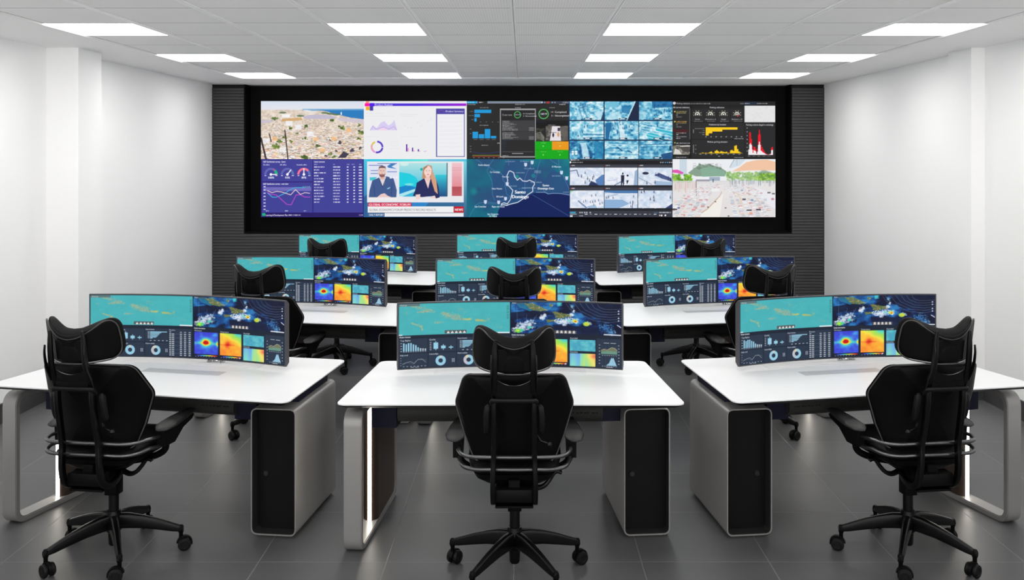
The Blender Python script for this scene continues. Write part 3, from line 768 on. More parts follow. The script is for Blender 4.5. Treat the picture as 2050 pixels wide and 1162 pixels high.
def pic_cctv6():
    c = Canvas(PW, PH, BOT, (30, 32, 40))
    c.rect(40, 38, 1970, 70, (44, 46, 54)); c.rect(40, 76, 1970, 140, (18, 18, 22)); c.rect(60, 46, 100, 66, (220, 225, 230)); c.dashes(104, 220, 48, 16, 2); c.disc(58, 100, 18, (240, 240, 244)); c.dashes(92, 290, 92, 18, 3)
    for k, x in enumerate((1735, 1775, 1820, 1860, 1900, 1935)): c.rect(x, 90, x + 24, 112, (84, 150, 200) if k in (2, 3) else (170, 174, 184))
    T = lambda n: tint(n, (70, 108, 160), (186, 206, 230), (236, 238, 246))
    rng = random.Random(77)
    for j in range(2):
        for i in range(3):
            x0, x1 = ((48, 684), (694, 1312), (1322, 1958))[i]
            yb, y0, y1 = ((142, 198, 526), (566, 622, 948))[j]
            c.rect(x0, yb, x1, y0 - 4, (58, 60, 72)); c.rect(x0 + 14, yb + 10, x0 + 34, yb + 26, (206, 76, 60)); c.dashes(x0 + 36, x0 + 104, yb + 8, 18, i, (220, 224, 232))
            w, h = x1 - x0, y1 - y0
            k = j * 3 + i
            sl, n = c.noise(x0, y0, x1, y1, 10, 7, 300 + k, 6)
            c.a[sl] = T((n - .5) * .9 + (.82, .92, .8, .86, .8, .7)[k])
            P = lambda u, v: (x0 + u * w, y0 + v * h)
            K = (26, 30, 58)
            def person(u, v, z):
                col = rng.choice((K, (44, 48, 84), (84, 96, 140), (60, 50, 84)))
                px_, py_ = P(u, v)
                c.disc(px_, py_, 15 * z, col, .85, ry=30 * z, soft=.7); c.disc(px_ + rng.uniform(-4, 4), py_ - 32 * z, 8 * z, col, .9, ry=9 * z, soft=.5)
                c.disc(px_ + 18 * z, py_ + 20 * z, 22 * z, (150, 166, 200), .5, ry=8 * z, soft=.8)
            if k == 0:
                c.line([P(0, .2), P(.2, .14), P(.26, .5)], 18, (96, 110, 150)); c.poly([P(.75, .7), P(.95, .4), P(1, .4), P(1, 1), P(.8, 1)], (86, 126, 184)); c.poly([P(.55, 1), P(.62, .75), P(.75, .85), P(.85, 1)], (40, 52, 96))
                for u, v in ((.45, .3), (.58, .75), (.67, .62), (.7, .5), (.34, .5), (.52, .62), (.45, .85)): person(u, v, 1)
            elif k == 1:
                c.poly([P(.92, .2), P(1, .1), P(1, 1), P(.88, 1)], (150, 176, 206)); c.line([P(.3, 1), P(.52, .78), P(.6, .9)], 12, (70, 90, 130)); c.line([P(.1, .75), P(.36, .68)], 7, (160, 170, 196)); c.line([P(.38, .6), P(.38, .85)], 7, (160, 170, 196))
                c.disc(*P(.555, .34), 14, K, ry=20); c.poly([P(.5, .42), P(.6, .42), P(.6, .62), P(.585, 1), P(.56, 1), P(.55, .75), P(.53, 1), P(.5, 1)], K); c.disc(*P(.7, .45), 18, K); c.poly([P(.665, .72), P(.735, .72), P(.69, .92), P(.675, .92)], K)
            elif k == 2:
                c.disc(*P(.22, .32), 60, K, .9, ry=26); c.poly([P(.48, .42), P(.62, .3), P(.98, .6), P(1, .8), P(.7, .62)], (66, 80, 130)); c.poly([P(.5, .75), P(1, .82), P(1, 1), P(.5, 1)], (160, 186, 216))
                for u, v in ((.52, .42), (.6, .42), (.72, .52), (.8, .6), (.9, .62), (.96, .7), (.26, .88), (.5, .85)): person(u, v, 1.1)
                c.line([P(0, .55), P(.4, .95)], 14, (150, 166, 190))
            elif k == 3:
                c.line([P(.25, .6), P(.5, 1)], 26, (120, 140, 176)); c.poly([P(0, .0), P(.12, .0), P(0, .14)], (150, 206, 170))
                for u, v in ((.46, .6), (.6, .66), (.67, .66), (.64, .3), (.76, .27), (.74, .62), (.84, .56), (.7, .82), (.88, .76), (.95, .7), (.4, .65)): person(u, v, .75)
                c.poly([P(.5, .9), P(.75, .8), P(.8, 1), P(.55, 1)], (130, 170, 206), .7)
            elif k == 4:
                c.rect(*P(0, 0), *P(1, .16), (72, 120, 176)); c.poly([P(0, .52), P(.55, .52), P(.75, .75), P(.45, 1), P(0, 1)], (140, 176, 214)); c.line([P(0, .12), P(.5, .2), P(1, .2)], 10, (226, 232, 240))
                for u, v in ((.06, .42), (.26, .42), (.78, .7), (.86, .66), (.8, .9), (.88, .34), (.12, .38)): person(u, v, .8)
                c.line([P(.86, .6), P(.84, 1)], 12, (40, 56, 100)); c.line([P(.1, .35), P(.4, .2)], 8, (130, 150, 190))
            else:
                c.poly([P(.8, 1), P(1, .75), P(1, 1)], (50, 64, 110)); c.line([P(0, .5), P(.15, 1)], 14, (220, 228, 238)); c.line([P(.5, 1), P(1, .7)], 14, (226, 232, 242))
                for u, v in ((.18, .05), (.36, .5), (.46, .38), (.47, .56), (.95, .4), (.1, .1), (.47, .08)): person(u, v, 1.05)
                c.poly([P(.35, .75), P(.6, .7), P(.7, 1), P(.35, 1)], (236, 236, 244), .8)
    c.rect(40, 1000, 1970, 1118, (52, 54, 66)); c.rect(48, 1016, 158, 1046, (60, 160, 196)); c.rect(48, 1056, 176, 1066, (210, 214, 222)); c.rect(48, 1080, 100, 1112, (214, 216, 220))
    for x in (225, 262, 312, 350, 415): c.rect(x, 1018, x + 26, 1042, (190, 194, 206))
    for k in range(15): c.rect(325 + 92 * k, 1056, (378 if k % 2 == 0 else 368) + 92 * k, 1070, (226, 228, 236) if k % 2 == 0 else (140, 144, 158))
    c.dashes(1620, 1690, 1024, 16, 4, (90, 160, 200)); c.dashes(1715, 1940, 1020, 20, 5); c.disc(1832, 1082, 16, (244, 244, 248)); c.rect(1716, 1070, 1740, 1094, (220, 200, 200)); c.rect(1750, 1070, 1776, 1098, (236, 232, 226)); c.dashes(222, 290, 1082, 16, 9)
    return c

def pic_traffic():
    c = Canvas(PW, PH, BOT, (236, 234, 234))
    c.rect(40, 38, 1970, 480, (234, 236, 240)); c.rect(176, 38, 310, 340, (190, 208, 222), .8); c.poly([(1200, 40), (1420, 40), (1300, 160), (1110, 220)], (208, 220, 230)); c.line([(1190, 50), (1115, 190)], 14, (170, 178, 186)); c.rect(1240, 40, 1252, 160, (180, 190, 200))
    c.poly([(330, 300), (420, 230), (520, 160), (540, 110), (600, 150), (740, 130), (800, 160), (930, 190), (1040, 260), (1100, 360), (480, 360)], (134, 158, 140))
    sl, n = c.noise(420, 120, 960, 230, 20, 5, 8); c.a[sl] = np.where((n > .52)[..., None], c.a[sl] * .82, c.a[sl])
    c.poly([(560, 220), (760, 170), (1000, 260), (1090, 350), (600, 370)], (134, 176, 152), .8)
    c.poly([(1150, 270), (1300, 190), (1420, 100), (1600, 60), (1800, 50), (1970, 90), (1970, 250), (1500, 250)], (240, 196, 164))
    c.line([(1075, 270), (1030, 360)], 22, (222, 232, 216)); [c.disc(1750 + dx, 300 + dy, 90, (132, 160, 136), .8, ry=44, soft=.5) for dx, dy in ((-60, 10), (0, -20), (70, 0), (120, 20))]
    rng = random.Random(4)
    for i in range(150):
        x = rng.uniform(1060, 1640); y = rng.uniform(280, 440)
        c.disc(x, y, rng.uniform(16, 44), rng.choice(((140, 190, 96), (166, 204, 110), (118, 164, 100), (154, 190, 130))), .75, ry=24, soft=.6)
    for i in range(130):
        x = rng.uniform(1640, 1970); y = rng.uniform(310, 470)
        c.disc(x, y, rng.uniform(14, 40), rng.choice(((128, 186, 52), (158, 204, 60), (104, 150, 70), (90, 140, 70))), .85, ry=26, soft=.6)
    for i in range(110):
        x = rng.uniform(40, 390); y = rng.uniform(330, 470)
        if 200 < x < 260 and y < 420: continue
        c.disc(x, y, rng.uniform(14, 40), rng.choice(((120, 184, 40), (96, 164, 40), (150, 204, 70), (80, 130, 40))), .85, ry=30, soft=.6)
    c.poly([(40, 240), (140, 235), (250, 290), (230, 320), (120, 300), (40, 290)], (222, 70, 170), .9)
    c.rect(40, 480, 1970, 1118, (226, 222, 222)); c.grad(40, 440, 1970, 520, (206, 204, 206), (226, 222, 222), al=.8)
    c.rect(480, 420, 740, 452, (130, 122, 140), .8); c.rect(730, 370, 930, 440, (142, 160, 182), .8); c.rect(790, 410, 815, 470, (90, 106, 130))
    for i in range(40):
        x = rng.uniform(1100, 1960); c.rect(x, 430, x + 14, rng.uniform(470, 560), rng.choice(((90, 130, 150), (150, 160, 170), (210, 205, 210))), .8)
    for i in range(60):
        x = rng.uniform(60, 480); c.line([(x, rng.uniform(450, 520)), (x, rng.uniform(560, 680))], 9, rng.choice(((190, 170, 140), (214, 204, 196), (226, 190, 190))), .7)
    c.line([(485, 450), (488, 715)], 18, (110, 100, 110), .8)
    c.poly([(480, 1118), (700, 960), (940, 700), (990, 690), (960, 900), (920, 1118)], (240, 236, 230)); c.poly([(1560, 640), (1700, 780), (1970, 980), (1970, 700), (1600, 560)], (232, 232, 238))
    c.line([(960, 650), (930, 720), (700, 960), (470, 1110)], 16, (196, 170, 146)); c.line([(1230, 660), (1310, 760), (1350, 940), (1370, 1118)], 20, (226, 204, 170)); c.line([(1560, 690), (1700, 900), (1800, 1118)], 14, (210, 196, 180))
    carc = [(246, 246, 250), (250, 250, 252), (236, 236, 242), (226, 216, 216), (240, 214, 206), (206, 216, 224), (222, 150, 150), (190, 196, 210)]
    for t in np.linspace(0, 1, 27):
        y = 500 + 600 * t ** 1.5
        s = 8 + 34 * t
        for lane in range(-7, 9):
            x = 985 + (lane + .5) * (38 + 108 * t) + rng.uniform(-8, 8) - (260 * t if lane < 0 else -20 * t)
            if not 45 < x < 1965 or rng.random() < .16: continue
            if 1600 + 300 * t < x: continue
            if lane in (-1, 0) and t > .35: continue
            col = rng.choice(carc)
            c.rect(x - s, y - s * .2, x + s, y + s * .62, col, .95)
            c.rect(x - s * .8, y - s * .62, x + s * .8, y - s * .15, (190, 196, 204) if rng.random() < .5 else (220, 222, 228), .9)
            c.rect(x - s, y + s * .6, x + s, y + s * .8, (126, 116, 118), .55)
            if rng.random() < .3: c.rect(x - s * .9, y + s * .2, x - s * .4, y + s * .45, (214, 110, 110), .6)
    for x, y, w in ((1475, 985, 48), (1650, 975, 44), (1380, 785, 32), (80, 970, 50), (1845, 662, 30), (1930, 680, 28)):
        c.rect(x - w, y - 12, x + w, y + 14, (54, 52, 60), .9)
    for x, y, r, col in ((160, 945, 34, (70, 96, 156)), (340, 735, 40, (222, 150, 160)), (1530, 800, 36, (110, 136, 176)), (1340, 620, 32, (130, 146, 176)), (705, 930, 22, (96, 46, 40)), (845, 830, 20, (70, 60, 60)),
                         (1035, 945, 22, (90, 60, 56)), (1090, 1095, 24, (70, 62, 70)), (1510, 1045, 46, (232, 160, 130)), (1915, 780, 40, (190, 120, 130))):
        c.disc(x, y, r, col, .9, ry=r * .7, soft=.6)
    c.grad(40, 440, 1970, 760, (236, 234, 236), (236, 234, 236), al=.2)
    c.rect(780, 580, 920, 640, (240, 240, 242), .9)
    return c

# ---- the picture of the desk monitors, 1000 x 297 units
def pic_desk():
    c = Canvas(620, 184, (0, 0, 1000, 297), (22, 32, 50))
    rng = random.Random(9)
    c.rect(2, 2, 499, 146, (70, 176, 182))
    sl, n = c.noise(2, 2, 499, 146, 20, 8, 5); c.a[sl] *= (1 + (n - .5) * .06)[..., None]
    pal = [(132, 176, 160), (160, 184, 156), (150, 160, 134), (122, 172, 150), (182, 184, 140), (168, 172, 150)]
    def isle(pts, n_, pal_, r=3.2):
        for i in range(n_):
            (x0, y0, s0), (x1, y1, s1) = rng.choice(pts)
            t = rng.random(); sp = lerp(s0, s1, t)
            c.disc(lerp(x0, x1, t) + rng.gauss(0, sp), lerp(y0, y1, t) + rng.gauss(0, sp * .6), rng.uniform(1, r), rng.choice(pal_), .62, ry=rng.uniform(.8, 2.2))
    isle([((60, 12, 4), (105, 24, 7)), ((105, 24, 9), (160, 42, 4)), ((85, 42, 2), (140, 38, 4))], 300, pal)
    isle([((200, 48, 5), (225, 66, 10)), ((225, 62, 11), (275, 66, 8)), ((240, 76, 6), (300, 80, 4))], 420, pal)
    isle([((295, 80, 3), (322, 80, 4))], 90, [(190, 194, 96), (196, 190, 110), (160, 180, 130)])
    isle([((345, 84, 4), (385, 88, 4))], 130, [(190, 192, 96), (176, 176, 110), (196, 196, 110), (140, 170, 130)])
    isle([((60, 92, 4), (105, 106, 4)), ((100, 106, 2), (108, 125, 1))], 90, [(160, 180, 136), (172, 176, 130), (184, 186, 130)])
    isle([((165, 92, 4), (200, 90, 3))], 50, pal)
    isle([((265, 20, 4), (310, 60, 6)), ((270, 40, 5), (340, 30, 6)), ((390, 80, 4), (440, 110, 6)), ((440, 115, 3), (470, 122, 3)), ((30, 40, 4), (40, 50, 3)), ((400, 72, 3), (404, 84, 4))], 90, pal, 1.8)
    isle([((10, 10, 8), (490, 135, 10))], 60, [(120, 190, 186), (140, 196, 170)], 1.2)
    c.rect(4, 3, 95, 13, (96, 116, 118)); c.text('Wind map', 8, 11, 9, fit=30); c.rect(206, 128, 304, 143, (80, 92, 96))
    for k in range(5): c.poly([(215 + 18 * k, 141), (222 + 18 * k, 131), (229 + 18 * k, 141)], (226, 220, 216)); c.rect(216 + 18 * k, 138, 228 + 18 * k, 142, (226, 220, 216))
    for y in (22, 34, 48, 62, 74): c.ring(489, y, 3, 5, (60, 110, 120))
    c.rect(432, 140, 497, 146, (226, 236, 240)); c.rect(2, 141, 18, 146, (220, 235, 240))
    c.rect(499, 0, 503, 297, (16, 26, 44))
    # satellite picture
    sl, n = c.noise(503, 2, 998, 146, 10, 5, 61, 5)
    c.a[sl] = tint((n - .5) * 2.6 + .42, (6, 12, 44), (14, 66, 132), (40, 122, 186))
    c.poly([(503, 50), (600, 40), (660, 42), (690, 58), (640, 66), (560, 74), (503, 90)], (6, 12, 40), .8); c.poly([(780, 2), (998, 2), (998, 100), (920, 76), (830, 60)], (8, 14, 44), .85)
    c.poly([(690, 105), (900, 112), (910, 146), (700, 146)], (10, 16, 46), .8)
    for k in range(60): c.line([(512 + 8.2 * k, 2), (512 + 8.2 * k, 146)], .8, (60, 110, 160), .16)
    for k in range(17): c.line([(503, 4 + 8.6 * k), (998, 4 + 8.6 * k)], .8, (60, 110, 160), .16)
    G = [(112, 128, 60), (160, 150, 80), (96, 120, 70), (180, 168, 110), (120, 110, 56)]
    def land(pts, nn, seed):
        c.poly(pts, (112, 124, 72), .75)
        xs = [p[0] for p in pts]; ys = [p[1] for p in pts]
        r2 = random.Random(seed)
        cx = sum(xs) / len(xs); cy = sum(ys) / len(ys)
        for i in range(nn):
            p = r2.choice(pts); t = r2.random() ** .6
            c.disc(lerp(cx, p[0], t), lerp(cy, p[1], t), r2.uniform(1.5, 4), r2.choice(G), .85, ry=r2.uniform(1, 2.6))
    c.poly([(525, 8), (570, 4), (600, 40), (590, 44), (540, 26)], (40, 140, 176), .7)
    land([(565, 8), (600, 6), (640, 24), (668, 38), (640, 44), (600, 40), (585, 30)], 90, 3)
    land([(690, 46), (700, 44), (730, 50), (770, 56), (775, 66), (740, 72), (720, 78), (705, 70)], 110, 4)
    land([(660, 82), (700, 82), (712, 88), (668, 94)], 40, 5)
    land([(676, 10), (690, 8), (692, 18), (680, 22)], 12, 6)
    def cloud(x, y, rx, ry, nn, cols=((244, 246, 250), (226, 232, 240), (206, 216, 230))):
        for i in range(nn):
            a = rng.uniform(0, 2 * PI); q = rng.random() ** .7
            c.disc(x + rx * q * math.cos(a), y + ry * q * math.sin(a), rng.uniform(1.5, 7), rng.choice(cols), .62, ry=rng.uniform(1.5, 5), soft=.9)
    cloud(560, 112, 34, 22, 170); cloud(590, 104, 26, 22, 120); cloud(535, 130, 30, 14, 110); cloud(645, 72, 12, 12, 70); cloud(655, 62, 8, 8, 30); cloud(724, 88, 26, 12, 120); cloud(765, 84, 28, 14, 130)
    cloud(745, 100, 10, 12, 40); cloud(776, 58, 10, 8, 40); cloud(786, 40, 6, 6, 16); cloud(795, 86, 14, 12, 50); cloud(850, 94, 18, 8, 50); cloud(778, 22, 8, 12, 20, ((120, 180, 206), (160, 206, 220)))
    cloud(720, 10, 12, 9, 50, ((60, 206, 206), (40, 170, 190), (110, 220, 210)))
    for x, y, r, col in ((536, 134, 15, (110, 220, 70)), (552, 132, 9, (60, 206, 150)), (587, 118, 10, (70, 206, 190)), (534, 134, 7, (200, 230, 60)), (790, 86, 12, (190, 230, 110)), (793, 87, 9, (246, 214, 50)), (793, 88, 5, (222, 80, 20)),
                         (842, 98, 15, (170, 226, 70)), (842, 99, 8, (226, 226, 60)), (842, 99, 4, (222, 160, 50)), (764, 84, 8, (110, 206, 200))):
        c.disc(x, y, r, col, .85, ry=r * .66)
    cloud(930, 112, 34, 26, 130, ((40, 106, 170), (60, 130, 190), (30, 90, 156), (110, 170, 210))); cloud(955, 132, 20, 14, 60, ((60, 130, 190), (150, 196, 220))); cloud(620, 110, 22, 14, 60, ((20, 80, 140), (30, 100, 160)))
    for k in range(6):
        r = 40 + 17 * k
        c.line([(950 - r * 1.5, 4), (950 - r * 1.25, 8 + r * .28), (950 - r * .6, 4 + r * .62), (950, r * .7), (998, r * .62)], 1.4, (140, 150, 170), .65)
    for p in ([(530, 20), (532, 100)], [(575, 60), (570, 100)], [(610, 70), (600, 100), (620, 60)], [(650, 50), (690, 20), (700, 4)], [(750, 6), (790, 60), (830, 96)]):
        c.line(p, 1.3, (170, 180, 195), .55)
    for y in (34, 46, 66, 78): c.disc(986, y, 3.4, (214, 220, 230), .9)
    c.line([(980, 98), (996, 108)], 3, (230, 234, 240)); c.rect(700, 130, 798, 145, (92, 88, 86), .8)
    for k in range(5): c.disc(712 + 18.5 * k, 135, 5, (214, 208, 204), ry=4); c.rect(706 + 18.5 * k, 139, 718 + 18.5 * k, 143, (220, 214, 210))
    c.rect(506, 3, 560, 10, (70, 90, 104), .8); c.text('Radar', 509, 9, 8); c.rect(920, 141, 997, 146, (226, 230, 236))
    # dashboard, left half
    PC = (36, 50, 70); LB = (150, 202, 226); TX = (226, 230, 236)
    c.text('Weather Activation', 4, 157, 11, TX, fit=50, bold=.06)
    xs = ((3, 130), (134, 257), (260, 373), (376, 494))
    for i, (x0, x1) in enumerate(xs):
        if i < 3:
            c.rect(x0, 162, x1, 225, PC); c.rect(x0, 229, x1, 294, PC)
        else:
            c.rect(x0, 160, x1, 294, PC)
    for s, x, y, w in (('Top flights', 8, 172, 46), ('Quality', 137, 172, 28), ('Areas of interest', 263, 169, 43), ('Recents', 379, 170, 30), ('Daily trend', 8, 239, 34), ('Connected flight', 137, 238, 40), ('Airport usability', 263, 237, 44)):
        c.text(s, x, y, 9.5, TX, fit=w, bold=.05)
    for k, h in enumerate((38, 34, 38, 38, 32, 28, 18, 13, 12, 11)):
        c.rect(21 + k * 10.6, 219 - h, 27.5 + k * 10.6, 219, LB if k < 7 else (176, 190, 200)); c.rect(21 + k * 10.6, 221, 27.5 + k * 10.6, 223, (150, 160, 172))
    for k in range(4): c.rect(9, 180 + 12 * k, 16, 183 + 12 * k, (180, 188, 198)); c.rect(9, 248 + 11 * k, 13, 250 + 11 * k, (180, 188, 198))
    for x, y0, y1, s in ((156, 183, 212, 21), (190, 198, 211, 20), (224, 204, 209, 20)):
        c.rect(x, y0, x + s, y1, LB); c.line([(x + s / 2, y0 - 5), (x + s / 2, y1 + 5)], 3, LB)
    for k in range(5): c.rect(139, 180 + 8.4 * k, 147, 183 + 8.4 * k, (176, 184, 196))
    for k in range(8): c.rect(285, 176 + 4.4 * k, 285 + (84, 56, 48, 44, 40, 36, 30, 12)[k], 179 + 4.4 * k, LB); c.rect(273, 176 + 4.4 * k, 283, 178.6 + 4.4 * k, (150, 162, 176))
    for k in range(5): c.rect(284 + 20 * k, 218, 292 + 20 * k, 221, (170, 178, 190))
    c.line([(18, 277), (40, 268), (55, 265), (70, 275), (88, 256), (96, 258), (106, 257), (122, 271)], 1.6, (176, 180, 178), .9); c.line([(18, 275), (30, 269), (48, 270), (66, 278), (80, 262), (100, 254), (124, 262)], 1.2, (130, 140, 150), .8)
    for k in range(7): c.rect(20 + 16 * k, 286, 27 + 16 * k, 288.5, (190, 196, 204))
    c.rect(55, 291, 70, 293, (180, 186, 196)); c.rect(74, 291, 92, 293, (180, 186, 196))
    c.ring(188, 266, 10, 23, LB); c.ring(188, 266, 10, 23, (206, 206, 190), 345, 375)
    c.ring(313, 266, 10, 23, LB); c.ring(313, 266, 10, 23, (190, 190, 200), 200, 320); c.ring(313, 266, 10, 23, (216, 206, 176), 320, 360)
    for x in (238, 360):
        for k in range(3): c.rect(x, 258 + 6 * k, x + 5, 262 + 6 * k, (170, 176, 190)); c.rect(x + 7, 258 + 6 * k, x + 12, 262 + 6 * k, (170, 176, 190))
    for k in range(12):
        y = 184 + 9.2 * k
        if k % 2 == 0: c.rect(378, y - 1.5, 492, y + 6, (48, 62, 84))
        for x0, x1 in ((380, 390), (393, 405), (434, 444), (455, 465), (478, 488)): c.rect(x0, y, x1, y + 4.4, (204, 208, 216), .9)
    for x in (380, 434, 455, 478): c.rect(x, 175, x + 10, 178, (190, 196, 206))
    # dashboard, right half
    c.text('Global observations', 506, 157, 11, TX, fit=58, bold=.06)
    for s, x, y, w in (('Wind speed', 508, 168, 38), ('Temperature', 643, 168, 46), ('Rainfall', 769, 168, 34), ('Humidity', 769, 231, 34), ('Waves and surface', 890, 171, 56)):
        c.text(s, x, y, 9, TX, fit=w, bold=.05)
    sl, h, w = c.sub(508, 171, 631, 276)
    Y, X = np.mgrid[0:h, 0:w]; X = X / w; Y = Y / h
    n = fbm(h, w, 7, 7, 21, 3)
    v = .10 + .16 * n + .75 * np.exp(-(((X - .48) / .15) ** 2 + ((Y - .46) / .14) ** 2)) + .18 * np.exp(-(((X - .48) / .3) ** 2 + ((Y - .46) / .25) ** 2)) + .5 * np.exp(-(((X - 1) / .07) ** 2 + ((Y - .52) / .12) ** 2)) \
        + .16 * np.exp(-((Y - .5) / .07) ** 2) + .14 * np.exp(-(((X - .86) / .1) ** 2 + ((Y - .1) / .08) ** 2))
    c.a[sl] = jet(v)
    sl, h, w = c.sub(642, 171, 757, 276)
    Y, X = np.mgrid[0:h, 0:w]; X = X / w; Y = Y / h
    n = fbm(h, w, 5, 5, 22, 3)
    v = .70 + .05 * (n - .5) * 2 + .1 * Y - .36 * np.clip(X * .8 - Y * 1.2 + .05, 0, 1) + .17 * np.exp(-(((X - .34) / .14) ** 2 + ((Y - .5) / .15) ** 2)) + .06 * np.exp(-((Y - .52) / .03) ** 2) * (X < .7)
    c.a[sl] = jet(v)
    for x0, x1 in ((508, 631), (642, 757)):
        sl, h, w = c.sub(x0 + 14, 281, x1 - 4, 285)
        c.a[sl] = jet(np.linspace(0.1, 1, w))[None]
        for k in range(8): c.rect(x0 + 4 + 14 * k, 287, x0 + 9 + 14 * k, 289.5, (200, 200, 206), .7)
    c.rect(x1 - 12, 281, x1 - 4, 286, (226, 200, 206))
    sl, n = c.noise(768, 171, 882, 223, 6, 3, 23, 3)
    c.a[sl] = tint((n - .5) * 1.6 + .5, (60, 150, 186), (84, 178, 194), (100, 196, 200))
    sl, h, w = c.sub(768, 234, 882, 292)
    Y, X = np.mgrid[0:h, 0:w]; X = X / w; Y = Y / h
    c.a[sl] = jet(.3 + .12 * np.sin(X * 9 + 1) * (X < .4) + .48 * X - .12 * (1 - X) * (1 - Y) + .16 * np.exp(-(((X - .95) / .2) ** 2 + ((Y - .2) / .2) ** 2)) - .12 * Y * (X > .6)) * .72 + .25
    c.rect(888, 162, 997, 294, PC)
    c.poly([(908, 216), (920, 210), (935, 214), (955, 202), (968, 204), (980, 214), (980, 226), (908, 226)], (120, 126, 96), .9); c.poly([(908, 222), (940, 217), (980, 219), (980, 232), (908, 232)], (104, 150, 130), .95)
    c.line([(908, 215), (922, 209), (935, 213), (955, 201), (968, 203), (980, 213)], 1.6, (210, 190, 150))
    c.poly([(930, 284), (944, 272), (950, 256), (955, 246), (958, 252), (963, 246), (970, 266), (978, 284)], (150, 196, 220))
    for k in range(7):
        c.rect(898, 190 + 14 * k, 904, 193 + 14 * k, (186, 190, 200), .9); c.rect(984, 190 + 14 * k, 990, 193 + 14 * k, (186, 190, 200), .9); c.rect(912 + 10 * k, 236, 918 + 10 * k, 239, (186, 190, 200), .8); c.rect(912 + 10 * k, 286, 918 + 10 * k, 289, (186, 190, 200), .8)
    for x in (920, 950): c.rect(x, 180, x + 24, 183, (180, 186, 196))
    for k in range(5): c.line([(912 + 16 * k, 190), (912 + 16 * k, 284)], .8, (90, 110, 130), .5)
    c.rect(930, 290.5, 960, 293, (180, 186, 196))
    return c

def paint_mesh(name, canvas, fpos):
    """a fine grid of vertices, each with its own colour; fpos(u, v) -> 3D arrays, u to the right, v downward"""
    img = canvas.done()
    H, W, _ = img.shape
    lin = np.where(img <= .04045, img / 12.92, ((np.clip(img, 0, 1) + .055) / 1.055) ** 2.4)
    u, v = np.meshgrid(np.linspace(0, 1, W), np.linspace(0, 1, H))
    co = np.stack(fpos(u, v), -1).reshape(-1, 3).astype(np.float32)
    idx = np.arange(H * W).reshape(H, W)
    q = np.stack([idx[1:, :-1], idx[1:, 1:], idx[:-1, 1:], idx[:-1, :-1]], -1).reshape(-1, 4).astype(np.int32)
    me = bpy.data.meshes.new(name)
    me.vertices.add(len(co)); me.vertices.foreach_set('co', co.ravel())
    me.loops.add(q.size); me.loops.foreach_set('vertex_index', q.ravel())
    me.polygons.add(len(q)); me.polygons.foreach_set('loop_start', np.arange(0, q.size, 4, dtype=np.int32))
    me.update(calc_edges=True)
    at = me.color_attributes.new('picture', 'FLOAT_COLOR', 'POINT')
    rgba = np.concatenate([lin.reshape(-1, 3), np.ones((H * W, 1))], 1).astype(np.float32)
    at.data.foreach_set('color', rgba.ravel())
    me.validate()
    return me
FRONT_W = {4.395: 9.5, 2.595: 9.0, .795: 9.0}
AMB, LAMP, STRIP = 2.5, 11.3, 14.0
# ------------------------------------------------------------------ render settings, camera
sc = bpy.context.scene
sc.view_settings.view_transform = 'Standard'
sc.view_settings.look = 'None'
sc.view_settings.gamma = 1.0
sc.view_settings.use_curve_mapping = False
sc.view_settings.exposure = EXPO = 0.0
sc.cycles.use_denoising = True
sc.cycles.max_bounces = 10
sc.cycles.diffuse_bounces = 6
sc.cycles.glossy_bounces = 4
sc.cycles.sample_clamp_indirect = 8.0
w = bpy.data.worlds.new('World')
sc.world = w
w.use_nodes = True
w.node_tree.nodes['Background'].inputs['Color'].default_value = (1, .99, .98, 1)     # fill light added through the open end behind the viewer
_n, _l = w.node_tree.nodes, w.node_tree.links          # made stronger from below the horizon to brighten the ceiling
_tc = _n.new('ShaderNodeTexCoord'); _sp = _n.new('ShaderNodeSeparateXYZ'); _mr = _n.new('ShaderNodeMapRange')
_l.new(_tc.outputs['Generated'], _sp.inputs[0]); _l.new(_sp.outputs['Z'], _mr.inputs['Value'])
_mr.inputs['From Min'].default_value = -.25; _mr.inputs['From Max'].default_value = .2
_mr.inputs['To Min'].default_value = AMB * 1.9; _mr.inputs['To Max'].default_value = AMB * .6
_l.new(_mr.outputs['Result'], _n['Background'].inputs['Strength'])

cam = bpy.data.cameras.new('camera')
cam.sensor_fit = 'HORIZONTAL'
cam.sensor_width = 36.0
cam.lens = 36.0 * 1840 / 2050
cam.shift_x = -22 / 2050
cam.shift_y = -273 / 2050
cam.clip_start = 0.05
co = bpy.data.objects.new('camera', cam)
C.objects.link(co)
co.location = (0.058, 0.0, 1.92)
co.rotation_euler = (rad(90), 0, 0)
sc.camera = co

# ------------------------------------------------------------------ materials
M = {}
M['wall'] = mat('white wall paint', srgb(247, 247, 247), 0.75, spec=0.2, bump=(60, .05, .002))
M['ceil_border'] = mat('white plaster', srgb(248, 248, 248), 0.8, spec=0.2)
M['tbar'] = mat('white ceiling rail', srgb(253, 253, 253), 0.5)
M['base'] = mat('dark grey skirting', srgb(62, 62, 64), 0.45)
M['slat'] = mat('dark grey slats', srgb(64, 64, 65), 0.55, bump=(40, .05, .001))
M['slat_back'] = mat('black groove', srgb(18, 18, 18), 0.8)
M['housing'] = mat('satin black cladding', srgb(8, 8, 8), 0.55, spec=.1)
M['lamp_frame'] = mat('white lamp frame', srgb(235, 235, 235), 0.4)
M['lamp'] = mat('lamp diffuser', srgb(250, 250, 250), 0.5, emit=(1, .99, .97, 1), strength=LAMP)
M['top'] = mat('white laminate', srgb(230, 230, 231), 0.42, spec=0.35)
M['edge'] = mat('black desk edge', srgb(26, 25, 23), 0.5)
M['alu'] = mat('grey metallic paint', srgb(150, 148, 146), 0.38, metal=0.35, bump=(300, .04, .0005))
M['ped_in'] = mat('dark pedestal lining', srgb(40, 40, 40), 0.45, spec=.3)
M['ped_door'] = mat('black pedestal door', srgb(14, 14, 14), 0.5, spec=.15)
M['bronze'] = mat('dark bronze panel', srgb(58, 45, 36), 0.4, metal=0.1)
